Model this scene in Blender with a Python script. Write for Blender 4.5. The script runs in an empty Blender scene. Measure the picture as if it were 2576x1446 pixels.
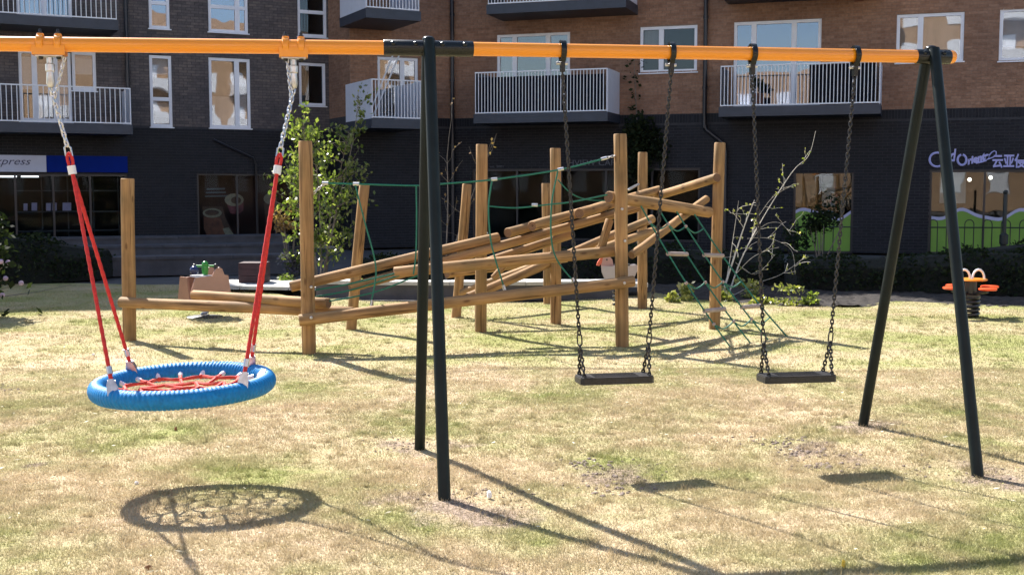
import bpy, math, random
import numpy as np
from mathutils import Vector, Matrix

random.seed(7)
RNG = np.random.default_rng(7)
SC = bpy.context.scene
COL = SC.collection

# ------------------------------------------------------------------ camera, sky, sun, exposure
F, PITCH, H, CX, CY = 2964.0, 0.0833, 1.613, 1288.0, 723.0   # surveyed from the photo (2576 px wide frame)
cam = bpy.data.cameras.new('camera')
cam.sensor_width = 36.0
cam.lens = F / 2576.0 * 36.0
cam.clip_start, cam.clip_end = 0.05, 600.0
camo = bpy.data.objects.new('camera', cam)
COL.objects.link(camo)
camo.location = (0, 0, H)
camo.rotation_euler = (math.pi / 2 - PITCH, 0, 0)
SC.camera = camo

SUNV = Vector((-0.56, 0.79, 1.0)).normalized()
SUN_EL = math.asin(SUNV.z)
SUN_AZ = math.atan2(SUNV.x, SUNV.y)
world = bpy.data.worlds.new('World')
SC.world = world
world.use_nodes = True
wn = world.node_tree
wn.nodes.clear()
sky = wn.nodes.new('ShaderNodeTexSky')
sky.sky_type = 'NISHITA'
sky.sun_disc = False
sky.sun_elevation = SUN_EL
sky.sun_rotation = SUN_AZ % (2 * math.pi)
bg = wn.nodes.new('ShaderNodeBackground')
bg.inputs['Strength'].default_value = 0.085
wo = wn.nodes.new('ShaderNodeOutputWorld')
wn.links.new(sky.outputs[0], bg.inputs[0])
wn.links.new(bg.outputs[0], wo.inputs[0])
sun = bpy.data.lights.new('sun', 'SUN')
sun.energy = 4.4
sun.angle = math.radians(0.55)
sun.color = (1.0, 0.955, 0.89)
suno = bpy.data.objects.new('sun', sun)
COL.objects.link(suno)
suno.location = (-20, 30, 40)
suno.rotation_euler = (-SUNV).to_track_quat('-Z', 'Y').to_euler()
SC.view_settings.view_transform = 'Standard'
SC.view_settings.look = 'None'
SC.view_settings.exposure = 1.60
SC.view_settings.gamma = 1.0
SC.view_settings.use_curve_mapping = False
SC.render.engine = 'CYCLES'
SC.cycles.max_bounces = 8
SC.cycles.transparent_max_bounces = 16
SC.cycles.use_denoising = True

# ------------------------------------------------------------------ survey: photo pixel -> place
def ray(px, py):
    X = (px - CX) / F; Y = -(py - CY) / F
    return Vector((X, math.cos(PITCH) + Y * math.sin(PITCH), Y * math.cos(PITCH) - math.sin(PITCH)))
def G(px, py, z=0.0):
    r = ray(px, py); t = (z - H) / r.z
    return Vector((0, 0, H)) + r * t
def at(px, py, Y):
    r = ray(px, py); t = Y / r.y
    return Vector((0, 0, H)) + r * t

# ------------------------------------------------------------------ materials
def newmat(name):
    m = bpy.data.materials.new(name); m.use_nodes = True
    nt = m.node_tree
    b = nt.nodes['Principled BSDF']
    return m, nt, b
def N(nt, typ, **kw):
    n = nt.nodes.new(typ)
    for k, v in kw.items():
        if k in n.inputs: n.inputs[k].default_value = v
        else: setattr(n, k, v)
    return n
def ramp(nt, stops):
    r = nt.nodes.new('ShaderNodeValToRGB')
    e = r.color_ramp.elements
    while len(e) < len(stops): e.new(0.5)
    for i, (p, c) in enumerate(stops):
        e[i].position = p; e[i].color = (*c, 1)
    return r
def mat(name, c, rough=0.6, var=0.15, scale=6.0, bump=0.0, bscale=60.0, metal=0.0, spec=0.5, coat=0.0, c2=None, stretch=None, coords='Object'):
    m, nt, b = newmat(name)
    tc = nt.nodes.new('ShaderNodeTexCoord')
    src = tc.outputs[coords]
    if stretch:
        mp = nt.nodes.new('ShaderNodeMapping'); mp.inputs['Scale'].default_value = stretch
        nt.links.new(src, mp.inputs[0]); src = mp.outputs[0]
    n = N(nt, 'ShaderNodeTexNoise', Scale=scale, Detail=6.0, Roughness=0.6)
    nt.links.new(src, n.inputs['Vector'])
    hi = c2 if c2 else tuple(min(1, x * (1 + var)) for x in c)
    lo = c if c2 else tuple(x * (1 - var) for x in c)
    r = ramp(nt, [(0.3, lo), (0.7, hi)])
    nt.links.new(n.outputs[0], r.inputs[0])
    nt.links.new(r.outputs[0], b.inputs['Base Color'])
    b.inputs['Roughness'].default_value = rough
    b.inputs['Metallic'].default_value = metal
    b.inputs['Specular IOR Level'].default_value = spec
    b.inputs['Coat Weight'].default_value = coat
    if bump:
        n2 = N(nt, 'ShaderNodeTexNoise', Scale=bscale, Detail=4.0)
        nt.links.new(src, n2.inputs['Vector'])
        bp = N(nt, 'ShaderNodeBump', Strength=bump, Distance=0.01)
        nt.links.new(n2.outputs[0], bp.inputs['Height'])
        nt.links.new(bp.outputs[0], b.inputs['Normal'])
    return m
def wood_mat(name, lo, hi, end=False):
    m, nt, b = newmat(name)
    tc = nt.nodes.new('ShaderNodeTexCoord')
    oi = nt.nodes.new('ShaderNodeObjectInfo')
    add = N(nt, 'ShaderNodeVectorMath', operation='ADD')
    sc = N(nt, 'ShaderNodeVectorMath', operation='SCALE'); sc.inputs['Scale'].default_value = 37.0
    cb = nt.nodes.new('ShaderNodeCombineXYZ')
    nt.links.new(oi.outputs['Random'], cb.inputs[2]); nt.links.new(cb.outputs[0], sc.inputs[0])
    nt.links.new(tc.outputs['Object'], add.inputs[0]); nt.links.new(sc.outputs[0], add.inputs[1])
    mp = nt.nodes.new('ShaderNodeMapping')
    mp.inputs['Scale'].default_value = (28, 28, 1.6) if not end else (1, 1, 0.01)
    nt.links.new(add.outputs[0] if not end else tc.outputs['Object'], mp.inputs[0])
    if end:
        w = N(nt, 'ShaderNodeTexWave', wave_type='RINGS', rings_direction='Z', Scale=22.0, Distortion=2.5)
        nt.links.new(mp.outputs[0], w.inputs['Vector']); o = w.outputs['Fac']
    else:
        w = N(nt, 'ShaderNodeTexNoise', Scale=1.0, Detail=7.0, Roughness=0.62)
        nt.links.new(mp.outputs[0], w.inputs['Vector']); o = w.outputs[0]
    r = ramp(nt, [(0.28, lo), (0.72, hi)])
    nt.links.new(o, r.inputs[0])
    # broad stains and the odd knot
    n2 = N(nt, 'ShaderNodeTexNoise', Scale=2.2, Detail=3.0)
    nt.links.new(add.outputs[0], n2.inputs['Vector'])
    r2 = ramp(nt, [(0.32, (0.62, 0.64, 0.64)), (0.66, (1.12, 1.04, 0.98))])
    nt.links.new(n2.outputs[0], r2.inputs[0])
    mx = N(nt, 'ShaderNodeMix', data_type='RGBA', blend_type='MULTIPLY')
    mx.inputs[0].default_value = 1.0
    nt.links.new(r.outputs[0], mx.inputs[6]); nt.links.new(r2.outputs[0], mx.inputs[7])
    vo = N(nt, 'ShaderNodeTexVoronoi', Scale=1.0)
    mp2 = nt.nodes.new('ShaderNodeMapping'); mp2.inputs['Scale'].default_value = (9, 9, 3.2)
    nt.links.new(add.outputs[0], mp2.inputs[0]); nt.links.new(mp2.outputs[0], vo.inputs['Vector'])
    r3 = ramp(nt, [(0.07, (0.28, 0.2, 0.15)), (0.16, (1, 1, 1))])
    nt.links.new(vo.outputs['Distance'], r3.inputs[0])
    mx2 = N(nt, 'ShaderNodeMix', data_type='RGBA', blend_type='MULTIPLY'); mx2.inputs[0].default_value = 0.7
    nt.links.new(mx.outputs[2], mx2.inputs[6]); nt.links.new(r3.outputs[0], mx2.inputs[7])
    # drying cracks along the grain
    mp3 = nt.nodes.new('ShaderNodeMapping'); mp3.inputs['Scale'].default_value = (34, 34, 0.9)
    nt.links.new(add.outputs[0], mp3.inputs[0])
    n5 = N(nt, 'ShaderNodeTexNoise', Scale=1.0, Detail=2.0); nt.links.new(mp3.outputs[0], n5.inputs['Vector'])
    r5 = ramp(nt, [(0.635, (1, 1, 1)), (0.66, (0.32, 0.26, 0.22)), (0.70, (0.32, 0.26, 0.22)), (0.73, (1, 1, 1))]); nt.links.new(n5.outputs[0], r5.inputs[0])
    mx5 = N(nt, 'ShaderNodeMix', data_type='RGBA', blend_type='MULTIPLY'); mx5.inputs[0].default_value = 0.0 if end else 0.85
    nt.links.new(mx2.outputs[2], mx5.inputs[6]); nt.links.new(r5.outputs[0], mx5.inputs[7]); mx2 = mx5
    nt.links.new(mx2.outputs[2], b.inputs['Base Color'])
    b.inputs['Roughness'].default_value = 0.75
    b.inputs['Specular IOR Level'].default_value = 0.3
    bp = N(nt, 'ShaderNodeBump', Strength=0.35, Distance=0.006)
    nt.links.new(o, bp.inputs['Height']); nt.links.new(bp.outputs[0], b.inputs['Normal'])
    return m
def attr_mat(name, stops, rough=0.85, attr='rnd', bump=0.3, bscale=70):
    """colour picked per piece from a stored random value"""
    m, nt, b = newmat(name)
    a = nt.nodes.new('ShaderNodeAttribute'); a.attribute_name = attr
    r = ramp(nt, stops)
    nt.links.new(a.outputs['Fac'], r.inputs[0])
    n = N(nt, 'ShaderNodeTexNoise', Scale=14.0, Detail=5.0)
    tc = nt.nodes.new('ShaderNodeTexCoord'); nt.links.new(tc.outputs['Object'], n.inputs['Vector'])
    r2 = ramp(nt, [(0.3, (0.8, 0.8, 0.8)), (0.7, (1.15, 1.15, 1.15))]); nt.links.new(n.outputs[0], r2.inputs[0])
    n3 = N(nt, 'ShaderNodeTexNoise', Scale=0.55, Detail=4.0); nt.links.new(tc.outputs['Object'], n3.inputs['Vector'])
    r4 = ramp(nt, [(0.32, (0.78, 0.8, 0.84)), (0.68, (1.12, 1.1, 1.05))]); nt.links.new(n3.outputs[0], r4.inputs[0])
    mx = N(nt, 'ShaderNodeMix', data_type='RGBA', blend_type='MULTIPLY'); mx.inputs[0].default_value = 1
    nt.links.new(r.outputs[0], mx.inputs[6]); nt.links.new(r2.outputs[0], mx.inputs[7])
    mx3 = N(nt, 'ShaderNodeMix', data_type='RGBA', blend_type='MULTIPLY'); mx3.inputs[0].default_value = 1
    nt.links.new(mx.outputs[2], mx3.inputs[6]); nt.links.new(r4.outputs[0], mx3.inputs[7])
    nt.links.new(mx3.outputs[2], b.inputs['Base Color'])
    b.inputs['Roughness'].default_value = rough
    b.inputs['Specular IOR Level'].default_value = 0.25
    if bump:
        bp = N(nt, 'ShaderNodeBump', Strength=bump, Distance=0.004)
        n2 = N(nt, 'ShaderNodeTexNoise', Scale=bscale, Detail=3.0); nt.links.new(tc.outputs['Object'], n2.inputs['Vector'])
        nt.links.new(n2.outputs[0], bp.inputs['Height']); nt.links.new(bp.outputs[0], b.inputs['Normal'])
    return m
def leaf_mat(name, stops, trans=0.45, rough=0.4):
    m, nt, b = newmat(name)
    a = nt.nodes.new('ShaderNodeAttribute'); a.attribute_name = 'rnd'
    r = ramp(nt, stops); nt.links.new(a.outputs['Fac'], r.inputs[0])
    nt.links.new(r.outputs[0], b.inputs['Base Color'])
    b.inputs['Roughness'].default_value = rough
    b.inputs['Specular IOR Level'].default_value = 0.5 if rough < 0.5 else 0.12
    tr = nt.nodes.new('ShaderNodeBsdfTranslucent')
    g = N(nt, 'ShaderNodeMix', data_type='RGBA', blend_type='MULTIPLY'); g.inputs[0].default_value = 1
    nt.links.new(r.outputs[0], g.inputs[6]); g.inputs[7].default_value = (1.5, 1.7, 0.7, 1)
    nt.links.new(g.outputs[2], tr.inputs[0])
    mx = nt.nodes.new('ShaderNodeMixShader'); mx.inputs[0].default_value = trans
    nt.links.new(b.outputs[0], mx.inputs[1]); nt.links.new(tr.outputs[0], mx.inputs[2])
    nt.links.new(mx.outputs[0], nt.nodes['Material Output'].inputs[0])
    return m
def glass_mat(name, refl=0.2, tint=(0.75, 0.8, 0.85)):
    m, nt, b = newmat(name)
    nt.nodes.remove(b)
    t = nt.nodes.new('ShaderNodeBsdfTransparent'); t.inputs[0].default_value = (*tint, 1)
    g = nt.nodes.new('ShaderNodeBsdfGlossy'); g.inputs['Roughness'].default_value = 0.015
    n = N(nt, 'ShaderNodeTexNoise', Scale=1.6, Detail=1.0)
    tc = nt.nodes.new('ShaderNodeTexCoord'); nt.links.new(tc.outputs['Object'], n.inputs['Vector'])
    bp = N(nt, 'ShaderNodeBump', Strength=0.03, Distance=0.05)
    nt.links.new(n.outputs[0], bp.inputs['Height']); nt.links.new(bp.outputs[0], g.inputs['Normal'])
    mx = nt.nodes.new('ShaderNodeMixShader'); mx.inputs[0].default_value = refl
    nt.links.new(t.outputs[0], mx.inputs[1]); nt.links.new(g.outputs[0], mx.inputs[2])
    nt.links.new(mx.outputs[0], nt.nodes['Material Output'].inputs[0])
    return m
def lamp_mat(name, c, s):
    m, nt, b = newmat(name)
    b.inputs['Emission Color'].default_value = (*c, 1); b.inputs['Emission Strength'].default_value = s
    return m

M = {}
M['orange'] = mat('orange_paint', (0.78, 0.27, 0.006), rough=0.22, var=0.04, scale=1.2, coat=0.4)
M['black'] = mat('black_paint', (0.008, 0.010, 0.010), spec=0.35, rough=0.25, var=0.3, scale=5, bump=0.05, bscale=90)
M['leg'] = mat('dark_green_paint', (0.007, 0.012, 0.0125), rough=0.42, var=0.35, scale=4, bump=0.08, bscale=50, spec=0.2)
M['rubber'] = mat('black_rubber', (0.016, 0.016, 0.018), rough=0.42, var=0.5, scale=9, bump=0.4, bscale=70)
M['steel'] = mat('galvanised_steel', (0.55, 0.55, 0.56), rough=0.34, var=0.2, scale=30, metal=0.9)
M['dsteel'] = mat('dull_chain_steel', (0.05, 0.047, 0.045), rough=0.36, var=0.3, scale=40, metal=0.85)
M['blue'] = mat('blue_rope', (0.003, 0.185, 0.46), rough=0.5, spec=0.3, var=0.22, scale=40, bump=0.25, bscale=180)
M['red'] = mat('red_rope', (0.55, 0.022, 0.018), rough=0.7, var=0.25, scale=60, bump=0.4, bscale=250)
M['net'] = mat('red_net', (0.60, 0.05, 0.03), rough=0.7, var=0.25, scale=60, bump=0.4, bscale=250)
M['green'] = mat('green_rope', (0.006, 0.135, 0.085), rough=0.55, var=0.25, scale=60, bump=0.3, bscale=250)
M['white'] = mat('white_plastic', (0.72, 0.72, 0.74), rough=0.4, var=0.05)
M['wood'] = wood_mat('round_timber', (0.21, 0.115, 0.048), (0.465, 0.29, 0.13))
M['woodend'] = wood_mat('timber_end_grain', (0.15, 0.08, 0.045), (0.27, 0.155, 0.09), end=True)
M['grip'] = mat('grey_rung', (0.36, 0.28, 0.24), rough=0.7, var=0.2)
M['frame'] = mat('white_window_frame', (0.76, 0.77, 0.82), rough=0.35, var=0.04)
M['rail'] = mat('pale_grey_railing', (0.78, 0.79, 0.82), rough=0.4, var=0.05)
M['panel'] = mat('pale_balcony_panel', (0.66, 0.67, 0.74), rough=0.5, var=0.05)
M['dpanel'] = mat('dark_balcony_panel', (0.035, 0.04, 0.055), rough=0.5, var=0.1)
M['slab'] = mat('slate_balcony_edge', (0.035, 0.042, 0.06), rough=0.5, var=0.15)
M['soffit'] = mat('balcony_soffit', (0.05, 0.05, 0.055), rough=0.8, var=0.1)
M['pipe'] = mat('dark_drainpipe', (0.018, 0.018, 0.024), rough=0.35, var=0.1)
M['mortar_dark'] = mat('dark_mortar', (0.045, 0.044, 0.049), rough=0.95, var=0.2)
M['mortar_tan'] = mat('tan_mortar', (0.25, 0.172, 0.13), rough=0.95, var=0.15)
M['brick_grey'] = attr_mat('grey_brown_brick', [(0, (0.100, 0.086, 0.086)), (0.5, (0.122, 0.104, 0.102)), (1, (0.150, 0.124, 0.116))])
M['brick_orange'] = attr_mat('orange_brown_brick', [(0, (0.255, 0.140, 0.090)), (0.5, (0.295, 0.165, 0.108)), (1, (0.34, 0.198, 0.132))])
M['brick_black'] = attr_mat('blue_black_brick', [(0, (0.009, 0.0098, 0.0145)), (0.5, (0.0115, 0.0128, 0.0185)), (1, (0.016, 0.0175, 0.024))], rough=0.6)
M['glass'] = glass_mat('window_glass', 0.16)
M['glass_dark'] = glass_mat('dark_window_glass', 0.05)
M['glass_blue'] = glass_mat('coated_window_glass', 0.24, (0.5, 0.62, 0.85))
M['shopglass'] = glass_mat('shop_glass', 0.005, (0.8, 0.84, 0.84))
M['shopglass_grey'] = glass_mat('reflecting_shop_glass', 0.06, (0.8, 0.84, 0.84))
M['room'] = mat('dim_interior', (0.06, 0.052, 0.048), rough=0.9, var=0.3, scale=0.8)
M['darkroom'] = mat('dark_shop_interior', (0.014, 0.015, 0.018), rough=0.9, var=0.4, scale=0.8)
M['blind'] = mat('pale_blind', (0.62, 0.62, 0.60), rough=0.8, var=0.06)
M['curtain'] = mat('beige_curtain', (0.45, 0.36, 0.28), rough=0.9, var=0.25, scale=3, stretch=(1, 1, 0.1))
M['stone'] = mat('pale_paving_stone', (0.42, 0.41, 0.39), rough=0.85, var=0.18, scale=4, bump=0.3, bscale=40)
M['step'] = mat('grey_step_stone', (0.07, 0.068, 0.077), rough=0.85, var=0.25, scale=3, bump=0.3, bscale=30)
M['paving'] = mat('dark_paving', (0.075, 0.072, 0.072), rough=0.9, var=0.25, scale=2.5, bump=0.2, bscale=30)
M['soil'] = mat('dark_soil', (0.030, 0.024, 0.020), rough=1.0, var=0.4, scale=9, bump=0.9, bscale=40)
M['bark'] = mat('grey_bark', (0.20, 0.165, 0.13), rough=0.9, var=0.35, scale=14, bump=0.5, bscale=60)
M['palebark'] = mat('pale_bark', (0.62, 0.57, 0.49), rough=0.8, var=0.3, scale=20, bump=0.3, bscale=60)
M['leaf'] = leaf_mat('fresh_leaf', [(0, (0.05, 0.075, 0.016)), (0.55, (0.125, 0.155, 0.04)), (1, (0.26, 0.27, 0.11))], 0.5, 0.28)
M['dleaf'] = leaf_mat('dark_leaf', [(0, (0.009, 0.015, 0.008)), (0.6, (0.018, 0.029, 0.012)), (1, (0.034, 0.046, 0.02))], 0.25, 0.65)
M['yleaf'] = leaf_mat('variegated_leaf', [(0, (0.10, 0.14, 0.03)), (0.5, (0.24, 0.24, 0.06)), (1, (0.42, 0.38, 0.20))], 0.35, 0.4)
M['tleaf'] = leaf_mat('tan_seed_head', [(0, (0.16, 0.10, 0.05)), (1, (0.34, 0.22, 0.12))], 0.3, 0.8)
M['pleaf'] = leaf_mat('lavender_leaf', [(0, (0.09, 0.08, 0.13)), (0.6, (0.15, 0.14, 0.20)), (1, (0.12, 0.15, 0.08))], 0.25, 0.7)
M['globe'] = mat('mauve_flower', (0.42, 0.32, 0.42), rough=0.9, var=0.2, scale=60, bump=0.6, bscale=120)
M['signwhite'] = mat('white_sign_board', (0.50, 0.53, 0.66), rough=0.4, var=0.04)
M['signblue'] = mat('blue_sign_board', (0.003, 0.020, 0.21), rough=0.8, var=0.08, spec=0.1)
M['signink'] = mat('navy_lettering', (0.05, 0.05, 0.12), rough=0.5, var=0.05)
M['letter'] = mat('lilac_white_lettering', (0.42, 0.42, 0.75), rough=0.5, var=0.05)
M['greyletter'] = mat('grey_lettering', (0.09, 0.095, 0.12), rough=0.5, var=0.05)
M['vinyl'] = mat('lime_green_vinyl', (0.14, 0.28, 0.03), rough=0.5, var=0.12, scale=1.2)
M['wave'] = mat('pale_wave_vinyl', (0.40, 0.41, 0.58), rough=0.5, var=0.05)
M['seat'] = mat('red_orange_plastic', (0.80, 0.085, 0.02), rough=0.3, var=0.06)
M['table'] = mat('orange_plastic', (0.78, 0.26, 0.02), rough=0.3, var=0.06)
M['spring'] = mat('dark_spring', (0.02, 0.02, 0.022), rough=0.4, var=0.2)
M['ply'] = mat('brown_panel', (0.27, 0.125, 0.075), rough=0.5, var=0.15, scale=5)
M['plyside'] = mat('pink_brown_panel', (0.36, 0.21, 0.17), rough=0.45, var=0.1, scale=5)
M['lime'] = mat('green_plastic', (0.03, 0.24, 0.035), rough=0.3, var=0.1)
M['navy'] = mat('navy_ball', (0.02, 0.03, 0.10), rough=0.2, var=0.1)
M['duck'] = mat('pale_grey_panel', (0.42, 0.39, 0.42), rough=0.5, var=0.06)
M['duckhead'] = mat('pink_panel', (0.50, 0.30, 0.27), rough=0.5, var=0.08)
M['beak'] = mat('coral_panel', (0.58, 0.12, 0.07), rough=0.45, var=0.06)
M['iron'] = mat('dark_iron', (0.012, 0.016, 0.014), rough=0.5, var=0.2)
M['maroon'] = mat('maroon_shop_wall', (0.040, 0.010, 0.010), rough=0.7, var=0.3, scale=1.5)
M['cream'] = mat('cream_print', (0.26, 0.22, 0.16), rough=0.6, var=0.25, scale=9)
M['tea'] = mat('amber_print', (0.17, 0.055, 0.03), rough=0.6, var=0.35, scale=7)
M['berry'] = mat('berry_print', (0.17, 0.035, 0.05), rough=0.6, var=0.35, scale=7)
M['choc'] = mat('brown_print', (0.09, 0.04, 0.025), rough=0.6, var=0.35, scale=9)
M['paper'] = mat('lilac_paper', (0.34, 0.30, 0.48), rough=0.7, var=0.1)
M['crate'] = mat('dark_red_timber', (0.045, 0.018, 0.02), rough=0.7, var=0.3)
M['litter'] = mat('white_scrap', (0.75, 0.75, 0.76), rough=0.6, var=0.05)
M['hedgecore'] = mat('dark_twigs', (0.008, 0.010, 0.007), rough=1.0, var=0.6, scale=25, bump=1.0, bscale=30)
M['screen'] = mat('black_mesh', (0.010, 0.011, 0.016), rough=0.9, var=0.3, spec=0.1)
M['crumb'] = mat('dry_earth', (0.20, 0.155, 0.13), rough=1.0, var=0.35, scale=30)
M['bits'] = leaf_mat('straw_bits', [(0, (0.16, 0.10, 0.05)), (0.35, (0.45, 0.38, 0.24)), (1, (0.78, 0.74, 0.62))], 0.2, 0.7)
M['dryleaf'] = mat('dry_leaf', (0.22, 0.10, 0.04), rough=0.8, var=0.3)
M['yellowleaf'] = mat('yellow_petal', (0.75, 0.5, 0.05), rough=0.7, var=0.2)
M['oppbrick'] = mat('tan_far_brick', (0.40, 0.26, 0.16), rough=0.9, var=0.12, scale=3)
M['clay'] = mat('terracotta', (0.16, 0.07, 0.045), rough=0.8, var=0.2)
M['tube'] = lamp_mat('lit_tube', (0.85, 0.9, 1.0), 1.6)
M['bulb'] = lamp_mat('lit_bulb', (1.0, 0.9, 0.75), 2.0)

# ------------------------------------------------------------------ mesh helpers
class MB:
    def __init__(self): self.v = []; self.f = []; self.mi = []; self.r = []
    def add(self, vs, fs, mi=0, r=0.0):
        o = len(self.v); self.v.extend([tuple(x) for x in vs])
        for f in fs:
            self.f.append(tuple(i + o for i in f)); self.mi.append(mi); self.r.append(r)
        return self
    def obox(self, o, a, b, c, mi=0, r=0.0):
        o, a, b, c = Vector(o), Vector(a), Vector(b), Vector(c)
        vs = [o, o + a, o + a + b, o + b, o + c, o + a + c, o + a + b + c, o + b + c]
        fs = [(0, 3, 2, 1), (4, 5, 6, 7), (0, 1, 5, 4), (1, 2, 6, 5), (2, 3, 7, 6), (3, 0, 4, 7)]
        if a.cross(b).dot(c) < 0: fs = [tuple(reversed(f)) for f in fs]
        return self.add(vs, fs, mi, r)
    def box(self, c, s, mi=0):
        c = Vector(c)
        return self.obox(c - Vector(s) / 2, (s[0], 0, 0), (0, s[1], 0), (0, 0, s[2]), mi)
    def tube(self, pts, rad, n=8, cap=True, mi=0, capmi=None, close=False, r=0.0):
        pts = [Vector(p) for p in pts]
        k = len(pts)
        rad = [rad] * k if not hasattr(rad, '__len__') else list(rad)
        o = len(self.v)
        up = None
        for i, p in enumerate(pts):
            if close: t = pts[(i + 1) % k] - pts[i - 1]
            else: t = pts[min(i + 1, k - 1)] - pts[max(i - 1, 0)]
            t = t.normalized() if t.length > 1e-9 else Vector((0, 0, 1))
            if up is None:
                up = t.cross(Vector((0, 0, 1)))
                if up.length < 0.05: up = t.cross(Vector((1, 0, 0)))
            u = (up - t * up.dot(t)).normalized(); up = u
            w = t.cross(u)
            for j in range(n):
                a = 2 * math.pi * j / n
                self.v.append(tuple(p + (u * math.cos(a) + w * math.sin(a)) * rad[i]))
        segs = k if close else k - 1
        for i in range(segs):
            for j in range(n):
                a = o + i * n + j; b = o + i * n + (j + 1) % n
                i2 = (i + 1) % k
                c = o + i2 * n + (j + 1) % n; d = o + i2 * n + j
                self.f.append((a, b, c, d)); self.mi.append(mi); self.r.append(r)
        if cap and not close:
            cm = mi if capmi is None else capmi
            self.f.append(tuple(o + j for j in reversed(range(n)))); self.mi.append(cm); self.r.append(r)
            self.f.append(tuple(o + (k - 1) * n + j for j in range(n))); self.mi.append(cm); self.r.append(r)
        return self
    def lathe(self, base, prof, n=16, axis=Vector((0, 0, 1)), mi=0):
        """prof: (radius, height) pairs along axis from base; closed ends"""
        base = Vector(base); axis = Vector(axis).normalized()
        pts = [base + axis * h for _, h in prof]
        return self.tube_fixed(pts, [r for r, _ in prof], axis, n, mi)
    def tube_fixed(self, pts, rad, t, n, mi=0):
        o = len(self.v)
        u = t.cross(Vector((0, 0, 1)))
        if u.length < 0.05: u = t.cross(Vector((1, 0, 0)))
        u.normalize(); w = t.cross(u)
        for p, r in zip(pts, rad):
            for j in range(n):
                a = 2 * math.pi * j / n
                self.v.append(tuple(p + (u * math.cos(a) + w * math.sin(a)) * max(r, 1e-4)))
        for i in range(len(pts) - 1):
            for j in range(n):
                self.f.append((o + i * n + j, o + i * n + (j + 1) % n, o + (i + 1) * n + (j + 1) % n, o + (i + 1) * n + j))
                self.mi.append(mi); self.r.append(0)
        self.f.append(tuple(o + j for j in reversed(range(n)))); self.mi.append(mi); self.r.append(0)
        self.f.append(tuple(o + (len(pts) - 1) * n + j for j in range(n))); self.mi.append(mi); self.r.append(0)
        return self
    def ball(self, c, r, n=10, m=7, sz=1.0):
        prof = [(r * math.sin(math.pi * i / m), -r * sz * math.cos(math.pi * i / m)) for i in range(m + 1)]
        return self.lathe(c, prof, n)
    def prism(self, outline, thick, o, u, w, d):
        """outline in (u,w) coordinates from origin o, extruded by thick along d, centred"""
        o, u, w, d = Vector(o), Vector(u), Vector(w), Vector(d)
        k = len(outline)
        a = [o + u * x + w * y - d * (thick / 2) for x, y in outline]
        b = [p + d * thick for p in a]
        fs = [tuple(reversed(range(k))), tuple(range(k, 2 * k))]
        for i in range(k): fs.append((i, (i + 1) % k, k + (i + 1) % k, k + i))
        return self.add(a + b, fs)

def mesh(name, mb, mats, smooth=False, off=Vector((0, 0, 0))):
    me = bpy.data.meshes.new(name)
    if off.length > 0:
        vs = [(x - off.x, y - off.y, z - off.z) for x, y, z in mb.v]
    else: vs = mb.v
    me.from_pydata(vs, [], mb.f)
    for m in (mats if isinstance(mats, (list, tuple)) else [mats]): me.materials.append(m)
    if any(mb.mi): me.polygons.foreach_set('material_index', mb.mi)
    if any(mb.r):
        at_ = me.attributes.new('rnd', 'FLOAT', 'FACE'); at_.data.foreach_set('value', mb.r)
    if smooth:
        me.polygons.foreach_set('use_smooth', [True] * len(mb.f))
        try: me.set_sharp_from_angle(angle=math.radians(42))
        except Exception: pass
    me.validate(); me.update()
    return me
BASE = {}
def base_of(o):
    while o.parent: o = o.parent
    return BASE.get(o.name, Vector((0, 0, 0)))
def tag(o, label=None, cat=None, group=None, kind=None):
    if label: o['label'] = label
    if cat: o['category'] = cat
    if group: o['group'] = group
    if kind: o['kind'] = kind
    return o
def thing(name, loc, label, cat, group=None):
    o = bpy.data.objects.new(name, None); COL.objects.link(o)
    o.location = loc; o.empty_display_size = 0.1
    BASE[o.name] = Vector(loc)
    return tag(o, label, cat, group)
def grp(name, parent):
    o = bpy.data.objects.new(name, None); COL.objects.link(o); o.parent = parent
    o.empty_display_size = 0.05
    return o
def obj(name, mb, m=None, parent=None, smooth=False, label=None, kind=None):
    off = base_of(parent) if parent else Vector((0, 0, 0))
    me = mb if isinstance(mb, bpy.types.Mesh) else mesh(name, mb, m, smooth, off)
    o = bpy.data.objects.new(name, me); COL.objects.link(o)
    if parent: o.parent = parent
    if label: o['label'] = label
    if kind: o['kind'] = kind
    return o
def solo(name, mb, m, loc, label, cat, group=None, smooth=False):
    """a thing that is one mesh"""
    loc = Vector(loc)
    o = bpy.data.objects.new(name, mesh(name, mb, m, smooth, loc)); COL.objects.link(o); o.location = loc
    return tag(o, label, cat, group)
def inst(name, me, parent, mtx):
    """another piece from shared mesh data, placed by a world matrix"""
    o = bpy.data.objects.new(name, me); COL.objects.link(o); o.parent = parent
    b = base_of(parent)
    o.matrix_local = Matrix.Translation(-b) @ mtx
    return o
def frame_to(p, d, ref=Vector((0, 0, 1))):
    d = d.normalized()
    x = ref.cross(d)
    if x.length < 0.02: x = Vector((1, 0, 0)).cross(d)
    x.normalize(); y = d.cross(x)
    m = Matrix((x, y, d)).transposed().to_4x4(); m.translation = p
    return m

# ------------------------------------------------------------------ ground
def gz(x, y):
    return 0.010 * math.sin(1.3 * x + 0.7 * y) + 0.008 * math.sin(2.9 * x - 1.7 * y + 1) + 0.006 * math.sin(0.6 * x + 2.3 * y + 2)
def gz_np(x, y):
    return 0.010 * np.sin(1.3 * x + 0.7 * y) + 0.008 * np.sin(2.9 * x - 1.7 * y + 1) + 0.006 * np.sin(0.6 * x + 2.3 * y + 2)

g = MB()
g.add([(-220, -160, -0.06), (220, -160, -0.06), (220, 220, -0.06), (-220, 220, -0.06)], [(0, 1, 2, 3)])
tag(obj('ground', g, M['paving']), kind='structure')

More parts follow.
